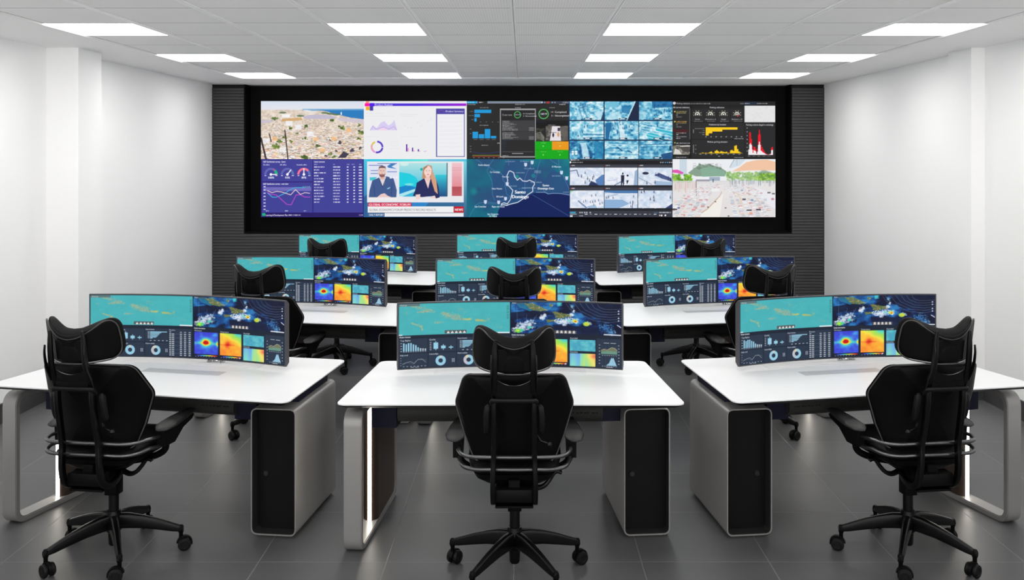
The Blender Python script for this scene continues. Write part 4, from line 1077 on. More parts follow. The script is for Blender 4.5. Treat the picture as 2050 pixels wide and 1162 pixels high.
M['strip'] = mat('warm light strip', srgb(255, 250, 240), 0.5, emit=(1, .93, .82, 1), strength=STRIP)
M['navy'] = mat('navy steel', srgb(9, 11, 38), 0.5, spec=.2)
M['beam'] = mat('grey beam', srgb(52, 52, 51), 0.55, spec=.2)
M['beam_print'] = mat('black print', srgb(34, 34, 34), 0.7, spec=.1)
M['flap'] = mat('brushed grey lid', srgb(196, 196, 197), 0.4, metal=0.1)
M['stand'] = mat('pale stand', srgb(222, 222, 223), 0.4, spec=.35)
M['chrome'] = mat('chrome', srgb(210, 210, 212), 0.12, metal=1.0)
M['bezel'] = mat('charcoal monitor case', srgb(64, 64, 68), 0.4)
M['leather'] = mat('black leather', srgb(6, 6, 6), 0.55, spec=0.14, bump=(240, .12, .001))
M['shell'] = mat('black plastic shell', srgb(5, 5, 5), 0.5, spec=0.14)
M['plastic'] = mat('glossy black plastic', srgb(4, 4, 4), 0.3, spec=.28)
M['metal'] = mat('black steel tube', srgb(104, 104, 106), 0.3, metal=0.95)
M['rim_highlight'] = mat('dark grey piping', srgb(66, 64, 64), 0.35)  # grey that imitates light caught on the rims of the chair shells
M['pad'] = mat('charcoal arm pad', srgb(40, 40, 40), 0.5, spec=.3)
M['grip'] = mat('grey-black rubber', srgb(14, 14, 14), 0.5, spec=.22)

def screen_mat():
    m = bpy.data.materials.new('lit screen')
    m.use_nodes = True
    nt = m.node_tree
    b = nt.nodes['Principled BSDF']
    b.inputs['Base Color'].default_value = (.004, .004, .004, 1)
    b.inputs['Roughness'].default_value = .5
    b.inputs['Specular IOR Level'].default_value = .15
    ca = nt.nodes.new('ShaderNodeVertexColor')
    ca.layer_name = 'picture'
    nt.links.new(ca.outputs['Color'], b.inputs['Emission Color'])
    b.inputs['Emission Strength'].default_value = 1.0
    m.cycles.emission_sampling = 'NONE'
    return m
M['screen'] = screen_mat()

def grid_mat(name, base, line, px, py, ox, oy, wd, rough, var, bump, spec=.5, perf=None, wx=None):
    """square tiles: joints where the object coordinates cross a lattice"""
    m = bpy.data.materials.new(name)
    m.use_nodes = True
    nt = m.node_tree
    N, L = nt.nodes, nt.links
    b = N['Principled BSDF']
    tc = N.new('ShaderNodeTexCoord')
    sp = N.new('ShaderNodeSeparateXYZ')
    L.new(tc.outputs['Object'], sp.inputs[0])
    def mth(op, a, bb=None):
        n = N.new('ShaderNodeMath'); n.operation = op
        for i, v in enumerate((a, bb)):
            if v is None: continue
            if isinstance(v, (int, float)): n.inputs[i].default_value = v
            else: L.new(v, n.inputs[i])
        return n.outputs[0]
    ds = []
    ids = []
    for ax, p, o in (('X', px, ox), ('Y', py, oy)):
        s = mth('SUBTRACT', sp.outputs[ax], o)
        q = mth('DIVIDE', s, p)
        f = mth('SUBTRACT', mth('FRACT', mth('ADD', q, .5)), .5)
        ds.append(mth('MULTIPLY', mth('ABSOLUTE', f), p))
        ids.append(mth('FLOOR', q))
    if wx:
        ds[0] = mth('MULTIPLY', ds[0], wd / wx)
    d = mth('MINIMUM', ds[0], ds[1])
    mr = N.new('ShaderNodeMapRange')
    mr.inputs['From Min'].default_value = wd * .4; mr.inputs['From Max'].default_value = wd
    L.new(d, mr.inputs['Value'])
    cb = N.new('ShaderNodeCombineXYZ')
    L.new(ids[0], cb.inputs[0]); L.new(ids[1], cb.inputs[1])
    wn = N.new('ShaderNodeTexWhiteNoise'); wn.noise_dimensions = '3D'
    L.new(cb.outputs[0], wn.inputs['Vector'])
    nz = N.new('ShaderNodeTexNoise'); nz.inputs['Scale'].default_value = 2.2; nz.inputs['Detail'].default_value = 6
    L.new(tc.outputs['Object'], nz.inputs['Vector'])
    k = mth('ADD', mth('MULTIPLY', mth('SUBTRACT', wn.outputs['Value'], .5), var), mth('MULTIPLY', mth('SUBTRACT', nz.outputs['Fac'], .5), var * 1.6))
    k = mth('ADD', k, 1.0)
    mx = N.new('ShaderNodeMix'); mx.data_type = 'RGBA'
    mx.inputs['A'].default_value = line; mx.inputs['B'].default_value = base
    L.new(mr.outputs['Result'], mx.inputs['Factor'])
    ml = N.new('ShaderNodeVectorMath'); ml.operation = 'SCALE'
    L.new(mx.outputs['Result'], ml.inputs[0]); L.new(k, ml.inputs['Scale'])
    L.new(ml.outputs[0], b.inputs['Base Color'])
    b.inputs['Roughness'].default_value = rough
    b.inputs['Specular IOR Level'].default_value = spec
    h = mr.outputs['Result']
    if perf:
        vx = N.new('ShaderNodeTexVoronoi'); vx.inputs['Scale'].default_value = perf; vx.inputs['Randomness'].default_value = 0.0
        L.new(tc.outputs['Object'], vx.inputs['Vector'])
        r2 = N.new('ShaderNodeMapRange'); r2.inputs['From Min'].default_value = .22; r2.inputs['From Max'].default_value = .34
        L.new(vx.outputs['Distance'], r2.inputs['Value'])
        r3 = N.new('ShaderNodeMapRange'); r3.inputs['To Min'].default_value = .84
        L.new(r2.outputs['Result'], r3.inputs['Value'])
        m2 = N.new('ShaderNodeVectorMath'); m2.operation = 'SCALE'
        L.new(ml.outputs[0], m2.inputs[0]); L.new(r3.outputs['Result'], m2.inputs['Scale'])
        L.new(m2.outputs[0], b.inputs['Base Color'])
    bp = N.new('ShaderNodeBump'); bp.inputs['Strength'].default_value = bump; bp.inputs['Distance'].default_value = .002
    L.new(h, bp.inputs['Height']); L.new(bp.outputs['Normal'], b.inputs['Normal'])
    return m

M['floor'] = grid_mat('dark stone tiles', srgb(86, 86, 87), srgb(118, 118, 118), .6, .6, .015, 4.32, .0032, .42, .1, .5, spec=.4)
M['ctile'] = grid_mat('perforated ceiling tiles', srgb(247, 247, 247), srgb(150, 150, 150), .606, .6, 0, 5.895, .0065, .8, .02, .4, spec=.2, perf=62, wx=.016)

# ------------------------------------------------------------------ the room
XL, XR, YB, YN, ZC = -3.66, 3.66, 11.0, -2.2, 2.748
def struct(o):
    o['kind'] = 'structure'
    return o
struct(obj('floor', box(XL - .2, XR + .2, YN - .2, YB + .4, -.1, 0), M['floor']))
bm = bmesh.new()
gx, gy0, gy1 = 3.03, YN, 10.095
add_box(bm, XL - .2, XR + .2, YN - .2, YB + .4, ZC + .012, ZC + .1)
cl = struct(obj('ceiling', bm, M['ctile']))
bm = bmesh.new()                                     # plain plaster border around the tiled field
add_box(bm, XL - .1, -gx, YN, YB + .3, ZC, ZC + .0115)
add_box(bm, gx, XR + .1, YN, YB + .3, ZC, ZC + .0115)
add_box(bm, -gx, gx, gy1, YB + .3, ZC, ZC + .0115)
struct(obj('trim_1', bm, M['ceil_border']))
bm = bmesh.new()                                     # the rails between the tiles
for k in range(-5, 6):
    for s_ in ((0,) if abs(k) == 5 else (-1, 1)):
        add_box(bm, k * .606 + s_ * .0085 - .0068, k * .606 + s_ * .0085 + .0068, gy0, gy1, ZC + .005, ZC + .0118)
struct(obj('trim_2', bm, M['tbar']))

def wall_side(name, x, s, px):
    bm = bmesh.new()
    x1 = x + s * .2
    add_box(bm, min(x, x1), max(x, x1), YN, YB + .3, 0, ZC)
    add_box(bm, min(x, px), max(x, px), 7.17, 7.56, 0, ZC)
    return struct(obj(name, bm, M['wall']))
wall_side('wall_left', XL, -1, -3.41)
wall_side('wall_right', XR, 1, 3.555)
for s, x, px, nm in ((1, XL, -3.41, 'baseboard_left'), (-1, XR, 3.555, 'baseboard_right')):
    bm = bmesh.new()
    t = .016 * s
    for y0, y1, xx in ((YN, 7.17 - .016, x), (7.17 - .016, 7.576, px), (7.576, YB, x)):
        add_box(bm, min(xx, xx + t), max(xx, xx + t), y0, y1, 0, .14)
    for y0, y1 in ((7.154, 7.17), (7.56, 7.576)):
        add_box(bm, min(x, px), max(x, px), y0, y1, 0, .14)
    struct(obj(nm, bm, M['base']))

# back wall: horizontal slats around the niche of the video wall
NX0, NX1, NZ = -3.272, 3.268, .973
bm = bmesh.new()
def slat_back(x0, x1, z0, z1):
    add_box(bm, x0, x1, YB, YB + .3, z0, z1)
slat_back(XL, NX0 - .006, 0, ZC); slat_back(NX1 + .006, XR, 0, ZC); slat_back(NX0 - .006, NX1 + .006, 0, NZ - .006)
struct(obj('wall_back', bm, M['slat_back']))
bm = bmesh.new()
pitch = .0356
z = .005
while z < ZC - .05:
    z1 = z + pitch - .0058
    spans = [(XL, XR)] if z1 < NZ else [(XL, NX0 - .006), (NX1 + .006, XR)]
    for x0, x1 in spans:
        add_box(bm, x0, x1, YB - .016, YB, z, z1)
    z += pitch
struct(obj('trim_3', bm, M['slat']))

# ------------------------------------------------------------------ ceiling lights
def make_light():
    r = empty('ceiling_light')
    bm = bmesh.new()
    a, b = .294, .30
    for x0, x1, y0, y1 in ((-b, b, -b, -a), (-b, b, a, b), (-b, -a, -a, a), (a, b, -a, a)):
        add_box(bm, x0, x1, y0, y1, 0, .0038)
    obj('frame', bm, M['lamp_frame'], r)
    obj('diffuser', box(-.2938, .2938, -.2938, .2938, .0008, .0034), M['lamp'], r)
    return r
proto = None
rows = [(6.195, 'row nearest the camera'), (8.025, 'middle row'), (9.805, 'row nearest the video wall')]
cols = [(-2.727, 'far left'), (-.909, 'left of the middle'), (.909, 'right of the middle'), (2.727, 'far right')]
for y, rn in rows:
    for x, cn in cols:
        o = proto = make_light() if proto is None else copy_tree(proto)
        o.location = (x, y, ZC + .008)
        tag(o, 'square white lit ceiling panel %s, in the %s' % (cn, rn), 'ceiling light', 'square light panels in the tiled ceiling')
# the same lamps go on over the viewer's head; they are out of the picture and only their light is needed
for y in (4.395, 2.595, .795):
    for x, _ in cols:
        ld = bpy.data.lights.new('ceiling_lamp', 'AREA')
        ld.shape = 'SQUARE'; ld.size = .58
        ld.color = (1, .99, .97)
        ld.energy = FRONT_W[y]
        lo = bpy.data.objects.new('ceiling_lamp', ld)
        C.objects.link(lo)
        lo.location = (x, y, ZC - .008)

# ------------------------------------------------------------------ video wall
load_glyphs(sorted(set('ABCDEFGHIJKLMNOPQRSTUVWXYZabcdefghijklmnopqrstuvwxyz0123456789/:%&-.() ')))
vw = empty('video_wall', (0, 11.0, NZ))
tag(vw, 'large black-framed video wall showing ten bright pictures on the slatted back wall', 'video wall')
D = .2
bm = bmesh.new()
z1 = ZC - NZ
add_box(bm, NX0, NX1, D, D + .05, 0, z1)                       # back panel
add_box(bm, NX0, NX0 + .012, -.02, D, 0, z1)                  # reveals of the niche
add_box(bm, NX1 - .012, NX1, -.02, D, 0, z1)
add_box(bm, NX0 + .012, NX1 - .012, -.02, D, 0, .012)
obj('housing', bm, M['housing'], vw)
bm = bmesh.new()
SX0, SX1, SZ0, SZ1 = -3.107, 3.107, 1.154 - NZ, 2.556 - NZ
add_box(bm, SX0 - .006, SX1 + .006, .105, D, SZ0 - .006, SZ1 + .006)
obj('screen_mount', bm, M['housing'], vw)
pics = [[(pic_city, 'picture of a seaside town under a pale sky'), (pic_product, 'white page of charts under a purple bar'), (pic_ops, 'dark dashboard with blue bars and green tiles'),
         (pic_cctv9, 'nine blue camera pictures in a grid'), (pic_parking, 'dark parking dashboard with yellow and red bars')],
        [(pic_survey, 'purple page with three gauges, lines and a table'), (pic_news, 'news picture with two presenters and a red banner'), (pic_map, 'blue road map of a coast'),
         (pic_cctv6, 'six pale camera pictures on a dark grey page'), (pic_traffic, 'bright picture of a crowded motorway')]]
pw = (SX1 - SX0) / 5; ph = (SZ1 - SZ0) / 2
for j in range(2):
    for i in range(5):
        fn, lab = pics[j][i]
        x0 = SX0 + i * pw; zt = SZ1 - j * ph
        me = paint_mesh('screen', fn(), lambda u, v: (x0 + u * pw, u * 0 + .1, zt - v * ph))
        o = obj('screen', me, M['screen'], vw)
        o['label'] = lab

# ------------------------------------------------------------------ desks
TAPER = rad(4.9)
def desk(loc, rz, hf=.827, hb=.749, ped_y=-.255, ped_x=.655, mirror=False, flap_x=0.0):
    r = empty('control_desk', loc, rz)
    if mirror:
        r.scale = (-1, 1, 1)
    hd = .454
    out = round_poly([(-hf, -hd), (hf, -hd), (hb, hd), (-hb, hd)], .05, 8)
    bm = bmesh.new()
    add_rings(bm, [[(u, v, .7335) for u, v in out], [(u, v, .7385) for u, v in out], [(u, v, .74) for u, v in inset(out, .0015)]])
    t = obj('tabletop', bm, M['top'], r)
    bm = bmesh.new()
    add_rings(bm, [[(u, v, .7335) for u, v in out], [(u, v, .7315) for u, v in out], [(u, v, .712) for u, v in inset(out, .04)]])
    e = obj('tabletop_edge', bm, M['edge'], t)
    e['label'] = 'black bevelled edge under the white top'
    # flap over the cable channel
    bm = bmesh.new()
    add_box(bm, -.232 + flap_x, .232 + flap_x, -.04, .045, .7399, .7414, .0006, 1)
    obj('cable_flap', bm, M['flap'], r)
    # loop leg on the left, set along the slanted side
    k = hf / .827
    lx = -.728 * k
    leg = bmesh.new()
    o1 = round_poly([(-.40, 0.0), (.40, 0.0), (.40, .682), (-.40, .682)], .075, 8)
    o2 = round_poly([(-.370, .03), (.370, .03), (.370, .652), (-.370, .652)], .048, 8)
    h = .0445
    vs = [[leg.verts.new((x, u, v)) for u, v in o] for o in (o1, o2) for x in (-h, h)]
    n = len(o1)
    for i in range(n):
        j = (i + 1) % n
        leg.faces.new((vs[0][i], vs[0][j], vs[1][j], vs[1][i]))
        leg.faces.new((vs[2][j], vs[2][i], vs[3][i], vs[3][j]))
        leg.faces.new((vs[0][j], vs[0][i], vs[2][i], vs[2][j]))
        leg.faces.new((vs[1][i], vs[1][j], vs[3][j], vs[3][i]))
    es = [e for e in leg.edges if len(e.link_faces) == 2 and abs(e.link_faces[0].normal.dot(e.link_faces[1].normal)) < .3]
    bmesh.ops.recalc_face_normals(leg, faces=leg.faces)
    es = [e for e in leg.edges if len(e.link_faces) == 2 and e.calc_face_angle(0) > 1.2]
    bmesh.ops.bevel(leg, geom=es, offset=.004, segments=2, affect='EDGES')
    lg = obj('loop_leg', leg, M['alu'], r, (lx, .02, 0), -rad(4.3), smooth=True)
    bm = bmesh.new()
    plan = [(-.036, .37), (-.040, -.02)] + [(-.040 * math.cos(a), -.02 - .05 * math.sin(a)) for a in np.linspace(.2, PI - .2, 13)] + [(.040, -.02), (.036, .37)]
    add_rings(bm, [[(x, y, .031) for x, y in plan], [(x, y, .651) for x, y in plan]])
    pn = obj('inner_panel', bm, M['bronze'], lg, (0, 0, 0), smooth=50)
    pn['label'] = 'dark rounded panel filling the rear of the loop'
    st = obj('light_strip', box(-.007, .011, -.076, -.064, .0305, .6515, .003, 2), M['strip'], lg)
    st['label'] = 'glowing warm white light strip'
    # pedestal on the right
    ped = bmesh.new()
    W_, H0, H1, dep, t_ = .118, .012, .648, .62, .008
    q1 = round_poly([(-W_, H0), (W_, H0), (W_, H1), (-W_, H1)], .036, 7)
    q2 = inset(q1, t_)
    R = [[(u, y, v) for u, v in q] for q, y in ((q1, dep), (q1, .004), (inset(q1, .002), .0), (inset(q2, -.001), .0), (q2, .004), (q2, .085))]
    add_rings(ped, R, cap=False)
    vs = [v for v in ped.verts if abs(v.co.y - dep) < 1e-5]
    ped.verts.ensure_lookup_table()
    ped.faces.new(vs)
    for f in ped.faces:
        if all(.003 < v.co.y < .14 for v in f.verts) and max(v.co.y for v in f.verts) > .05:
            f.material_index = 1
    add_box(ped, -W_ + .03, W_ - .03, .03, dep - .03, 0, H0 + .004)
    px = ped_x * k
    pd = obj('pedestal', ped, M['alu'], r, (px, ped_y, 0), TAPER, smooth=True)
    if len(pd.data.materials) < 2:
        pd.data.materials.append(M['ped_in'])
    bm = bmesh.new()
    add_prism(bm, inset(q2, .0015), lambda u, v: (u, .075, v), lambda u, v: (u, .09, v))
    obj('door', bm, M['ped_door'], pd)
    bm = bmesh.new()
    bmesh.ops.create_cone(bm, cap_ends=True, segments=20, radius1=.014, radius2=.012, depth=.014, matrix=Matrix.Translation((-.063, .068, .30)) @ Matrix.Rotation(rad(90), 4, 'X'))
    bmesh.ops.create_cone(bm, cap_ends=True, segments=16, radius1=.006, radius2=.006, depth=.004, matrix=Matrix.Translation((-.063, .060, .30)) @ Matrix.Rotation(rad(90), 4, 'X'))
    obj('knob', bm, M['ped_in'], pd, smooth=True)
    # navy steel brackets and the round beam between them
    bm = bmesh.new()
    add_box(bm, -.235, -.121, .08, .47, .565, .7115)
    add_box(bm, -.121, .085, .13, .58, .649, .7115)
    b1 = obj('bracket', bm, M['navy'], r, (px, ped_y, 0), TAPER)
    bm = bmesh.new()
    add_box(bm, .046, .17, -.20, .22, .55, .7115)
    add_box(bm, -.03, .046, -.20, .22, .684, .7115)
    b2 = obj('bracket', bm, M['navy'], r, (lx, .02, 0), -rad(4.3))
    bm = bmesh.new()
    x0, x1 = lx + .165, px - .225
    sec = [(math.copysign(abs(math.cos(a)) ** .8, math.cos(a)) * .14, math.copysign(abs(math.sin(a)) ** .8, math.sin(a)) * .065) for a in np.linspace(0, 2 * PI, 33)[:-1]]
    add_rings(bm, [[(x, -.10 + a, .638 + b) for a, b in sec] for x in (x0, x1)])
    be = obj('beam', bm, M['beam'], r, smooth=True)
    bm = bmesh.new()
    for i, wd in enumerate((.010, .008, .014, .012, .020, .006, .016, .012)):
        xx = x1 - .17 + i * .019
        add_box(bm, xx, xx + min(wd, .017), -.2408, -.2385, .636, .636 + (.008, .008, .006, .008, .006, .009, .006, .006)[i])
    obj('beam_print', bm, M['beam_print'], be)
    return r

DESKS = []
def add_desk(label, *a, **k):
    o = desk(*a, **k)
    tag(o, label, 'desk', 'white control desks in three rows')
    DESKS.append(o)
    return o

R1 = dict(c=((0, 4.779), 0), l=((-1.779, 4.966), -11.6), r=((1.779, 4.966), 11.6))
R2 = dict(c=((0, 6.84), 0), l=((-1.49, 6.883), -9.5), r=((1.49, 6.883), 9.5))
R3 = dict(c=((0, 8.98), 0), l=((-1.49, 8.855), -9.5), r=((1.49, 8.855), 9.5))
WORDS = {0: 'front row', 1: 'middle row', 2: 'back row'}
POS = {'l': 'left', 'c': 'centre', 'r': 'right'}
for ri, R in enumerate((R1, R2, R3)):
    for p in 'lcr':
        (x, y), a = R[p]
        kw = {}
        if p == 'c':
            kw['ped_y'] = -.19; kw['ped_x'] = .678
            if ri: kw.update(hf=.70, hb=.632)
        elif ri:
            kw['ped_x'] = .69
        add_desk('white-topped control desk with grey loop leg, %s desk of the %s' % (POS[p], WORDS[ri]), (x, y, 0), rad(a), mirror=(p == 'r'), **kw)

# ------------------------------------------------------------------ curved monitors
def make_monitor():
    r = empty('curved_monitor')
    Rr = 2.29; hw = .6
    ph_ = math.asin(hw / Rr)
    zb, zt = .026, .384
    def curve(u, off=0.0):
        a = (u * 2 - 1) * ph_
        return (Rr + off) * np.sin(a), (Rr + off) * np.cos(a) - Rr
    m_ = .006                                              # bezel
    us, vs_ = m_ / 1.2, m_
    def fpos(u, v):
        x, y = curve(us + u * (1 - 2 * us), -.0012)
        return x, y, zt - vs_ - v * (zt - zb - 2 * vs_)
    obj('screen', paint_mesh('screen', pic_desk(), fpos), M['screen'], r)
    bm = bmesh.new()
    secs = []
    for k in range(33):
        u = k / 32
        ring = []
        for off, z in ((0, zb), (0, zt), (.012, zt), (.03, zt - .02), (.03, zb + .02), (.012, zb)):
            x, y = curve(u, off)
            ring.append((float(x), float(y), z))
        secs.append(ring)
    add_rings(bm, secs)
    es = [e for e in bm.edges if e.calc_face_angle(0) > 1.0]
    obj('case', bm, M['bezel'], r, smooth=30)
    bm = bmesh.new()
    add_box(bm, -.41, .41, -.04, .12, .0, .003, .001, 1)
    obj('stand_base', bm, M['stand'], r)
    bm = bmesh.new()
    add_lathe(bm, [(.034, .003), (.034, .012), (.020, .018), (.014, .03), (.014, .11), (.018, .115), (.018, .13), (.0, .131)], 20, (.117, .075, 0))
    for sx in (-.045, .04):
        add_lathe(bm, [(.012, .003), (.013, .012), (.007, .019), (.0, .020)], 12, (.117 + sx, .05, 0))
    add_box(bm, -.05, .12, .06, .085, .12, .15, .006, 2)
    add_box(bm, -.06, .06, .0295, .065, .11, .23, .006, 2)
    s = obj('stand_arm', bm, M['chrome'], r, smooth=True)
    s['label'] = 'chrome clamp and arm behind the screen'
    return r
MON = None
mon_off = {0: {'l': (-.06, .196), 'c': (-.011, .196), 'r': (.06, .196)}, 1: {'l': (-.1, .196), 'c': (0, .196), 'r': (.1, .196)}, 2: {'l': (-.1, .196), 'c': (0, .196), 'r': (.1, .196)}}
chair_off = {0: {'l': (-.005, -.58), 'c': (.02, -.575), 'r': (.005, -.58)}, 1: {'l': (-.1, -.52), 'c': (0, -.58), 'r': (.1, -.52)}, 2: {'l': (-.03, -.6), 'c': (0, -.6), 'r': (.03, -.6)}}
def local(R, p, off):
    (x, y), a = R[p]
    ca, sa = math.cos(rad(a)), math.sin(rad(a))
    return x + off[0] * ca - off[1] * sa, y + off[0] * sa + off[1] * ca, rad(a)
for ri, R in enumerate((R1, R2, R3)):
    for p in 'lcr':
        o = MON = make_monitor() if MON is None else copy_tree(MON)
        x, y, a = local(R, p, mon_off[ri][p])
        o.location = (x, y, .7402)
        o.rotation_euler = (0, 0, a)
        tag(o, 'wide curved monitor with weather maps on the %s desk of the %s' % (POS[p], WORDS[ri]), 'monitor', 'curved monitors on the desks')

# ------------------------------------------------------------------ chairs
def add_loop(bm, pts, r, n=8):
    P = [Vector(p) for p in pts]
    m = len(P)
    rings = []
    for i in range(m):
        t = (P[(i + 1) % m] - P[i - 1]).normalized()
        u = Vector((0, 1, 0)); u = (u - t * u.dot(t)).normalized()
        v = t.cross(u)
        rings.append([bm.verts.new(P[i] + u * r * math.cos(2 * PI * k / n) + v * r * math.sin(2 * PI * k / n)) for k in range(n)])
    for i in range(m):
        a, b = rings[i], rings[(i + 1) % m]
        for k in range(n):
            bm.faces.new((a[k], a[(k + 1) % n], b[(k + 1) % n], b[k]))

def lean(bm):
    """set the upper half of the chair back over the base"""
    for v in bm.verts:
        t = min(1.1, max(0, (v.co.z - .6) / .5))
        k = .026 * t
        v.co.y -= .10 * t
        v.co.x *= 1 - k
        v.co.z = 1.92 - (1.92 - v.co.z) * (1 - k)
    return bm

def make_chair():
    r = empty('office_chair')
    # seat
    so = round_poly([(-.185, -.20), (.185, -.20), (.212, .0), (.216, .22), (.17, .30), (-.17, .30), (-.216, .22), (-.212, 0)], .07, 5)
    bm = bmesh.new()
    add_pad(bm, so, .034, lambda u, v, w_: (u, v, .535 + w_ - .25 * max(0, v - .16) ** 2 * 4))
    st = obj('seat', bm, M['leather'], r, smooth=True)
    bm = bmesh.new()
    add_rings(bm, [[(u * .95, v * .95 + .004, .515) for u, v in so], [(u * .88, v * .9, .49) for u, v in so], [(u * .66, v * .74, .462) for u, v in so], [(u * .3, v * .5, .44) for u, v in so]])
    obj('seat_pan', bm, M['shell'], st, smooth=30)
    # backrest
    bo = round_poly([(-.175, .548), (.175, .548), (.222, .66), (.268, .80), (.222, .948), (-.222, .948), (-.268, .80), (-.222, .66)], [.07, .07, .12, .07, .055, .055, .07, .12], 6)
    def yb(x, z_):
        t = (z_ - .575) / .387
        return -.158 - .05 * t + .018 * math.sin(PI * t) + .112 * (x / .26) ** 2
    bm = bmesh.new()
    add_pad(bm, bo, .03, lambda u, v, w_: (u, yb(u, v) + .004 + w_, v), thb=.012)
    bk = obj('backrest', lean(bm), M['leather'], r, smooth=True)
    bm = bmesh.new()
    bo2 = inset(bo, -.003)
    add_pad(bm, inset(bo, .006), .010, lambda u, v, w_: (u, yb(u, v) - .016 + w_, v), thb=.012, p=12)
    obj('backrest_shell', lean(bm), M['shell'], bk, smooth=True)
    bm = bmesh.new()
    add_loop(bm, [(u, yb(u, v) - .014, v) for u, v in inset(bo, .001)], .0032)  # rim light along the backrest edge, shaped as a thin grey tube
    obj('rim_highlight', lean(bm), M['rim_highlight'], bk, smooth=True)
    # headrest
    half = spline([(x_, .972 + (v_ - .968) * .838, 0) for x_, v_, _ in [(0, 1.122, 0), (.05, 1.131, 0), (.10, 1.156, 0), (.14, 1.178, 0), (.166, 1.172, 0), (.180, 1.135, 0), (.184, 1.06, 0), (.178, 1.01, 0), (.154, .981, 0), (.10, .972, 0), (.05, .968, 0), (0, .968, 0)]], 4)
    ho = [(p.x, p.y) for p in half] + [(-p.x, p.y) for p in half[-2:0:-1]]
    ho = ho[::-1]
    def fh(u, v, w_, off=0):
        k_ = .15 + .65 * max(0, 1 - (u / .15) ** 2) if v > 1.045 else .1
        return (u, -.235 + .12 * (u / .18) ** 2 + off + w_, v + w_ * k_ + (.012 * min(1, (u / .14) ** 2) if v > 1.1 else 0))
    bm = bmesh.new()
    add_pad(bm, ho, .036, fh, thb=.022, rings=(1, .99, .96, .9, .8, .6, .35), p=7)
    hd_ = obj('headrest', lean(bm), M['leather'], r, smooth=True)
    bm = bmesh.new()
    add_pad(bm, [(u * .965, (v - 1.05) * .94 + 1.047) for u, v in ho], .004, lambda u, v, w_: fh(u, v, w_, -.022), thb=.006, p=14)
    obj('headrest_shell', lean(bm), M['shell'], hd_, smooth=True)
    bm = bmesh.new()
    add_loop(bm, [fh(u * .992, (v - 1.05) * .985 + 1.049, -.0255) for u, v in ho], .0032)  # thin grey tube standing in for the highlight on the headrest rim
    obj('rim_highlight', lean(bm), M['rim_highlight'], hd_, smooth=True)
    # headrest bracket: two blades, a bar and a plate with a smile-shaped opening
    bm = bmesh.new()
    for s in (-1, 1):
        path = spline([(s * .084, -.248, .855), (s * .084, -.266, .91), (s * .083, -.274, .97), (s * .082, -.272, 1.03), (s * .081, -.266, 1.08), (s * .08, -.262, 1.12)], 5)
        add_sweep(bm, path, lambda t: rrect(.0125 * (1 - .55 * t ** 6), .010 * (1 - .4 * t), .005, 3))
        path = spline([(s * .097, -.262, .90), (s * .0975, -.288, .96), (s * .0975, -.292, 1.02), (s * .0965, -.284, 1.06)], 5)
        add_sweep(bm, path, lambda t: rrect(.0026, .012 * (1 - .6 * t), .0022, 2))
    N_ = 14
    for zf, zl in ((lambda x: .958 + .006 * (x / .08) ** 2, lambda x: .966 + .004 * (x / .08) ** 2), (lambda x: .866, lambda x: .925 + .028 * (abs(x) / .08) ** 2)):
        secs = []
        for i in range(N_ + 1):
            x = -.078 + .156 * i / N_
            y = -.262 - .005 * (1 - (x / .08) ** 2)
            secs.append([(x, y, zf(x)), (x, y, zl(x)), (x, y - .008, zl(x)), (x, y - .008, zf(x))])
        add_rings(bm, secs)
    for s in (-1, 1):
        add_box(bm, s * .045 - .02, s * .045 + .02, -.276, -.262, .896, .899)
    add_box(bm, -.068, .068, -.256, -.250, .985, 1.075, .002, 1)
    obj('headrest_bracket', lean(bm), M['plastic'], r, smooth=35)
    # handle bar, side grips and tilt lever
    bm = bmesh.new()
    add_tube(bm, [(-.094, -.245, .838), (-.094, -.268, .858), (-.075, -.274, .862), (0, -.276, .862), (.075, -.274, .862), (.094, -.268, .858), (.094, -.245, .838)], .0105, 12, 6)
    obj('handle', lean(bm), M['grip'], r, smooth=True)
    for s in (-1, 1):
        bm = bmesh.new()
        path = spline([(s * .112, -.228, .835), (s * .118, -.236, .80), (s * .119, -.236, .75), (s * .116, -.226, .705)], 6)
        add_sweep(bm, path, lambda t: rrect(.013 * min(1, .35 + 6 * t * (1 - t)), .014 * min(1, .35 + 6 * t * (1 - t)), .006, 3))
        obj('side_grip', lean(bm), M['grip'], r, smooth=True)
    bm = bmesh.new()
    add_tube(bm, [(.10, -.225, .70), (.112, -.238, .682), (.13, -.243, .676), (.148, -.245, .67)], .0055, 10, 5)
    add_lathe(bm, [(.0, -.013), (.008, -.011), (.013, 0), (.008, .011), (0, .013)], 14, (.152, -.245, .667))
    obj('tilt_lever', lean(bm), M['plastic'], r, smooth=True)
    # the two long back rails
    for s in (-1, 1):
        bm = bmesh.new()
        path = spline([(s * .086, -.250, .865), (s * .086, -.260, .80), (s * .086, -.262, .70), (s * .088, -.260, .62), (s * .090, -.262, .55), (s * .092, -.258, .49), (s * .092, -.240, .432), (s * .092, -.195, .404),
                       (s * .088, -.13, .404), (s * .07, -.06, .42)], 6)
        add_sweep(bm, path, lambda t: rrect(.011, .0155, .006, 3))
        obj('back_rail', lean(bm), M['plastic'], r, smooth=True)
    # steel hoops that carry the arms
    for z0, z1_, dx in ((.585, .608, 0), (.54, .555, -.004)):
        bm = bmesh.new()
        a = [(.252 + dx, .05, z0), (.254 + dx, -.03, z0), (.248 + dx, -.11, z0 + .012), (.222, -.178, z0 + .6 * (z1_ - z0)), (.17, -.215, z1_ - .006), (.09, -.235, z1_), (0, -.238, z1_)]
        add_tube(bm, a + [(-x, y, z_) for x, y, z_ in a[-2::-1]], .0088, 12, 6)
        obj('steel_hoop', bm, M['metal'], r, smooth=True)
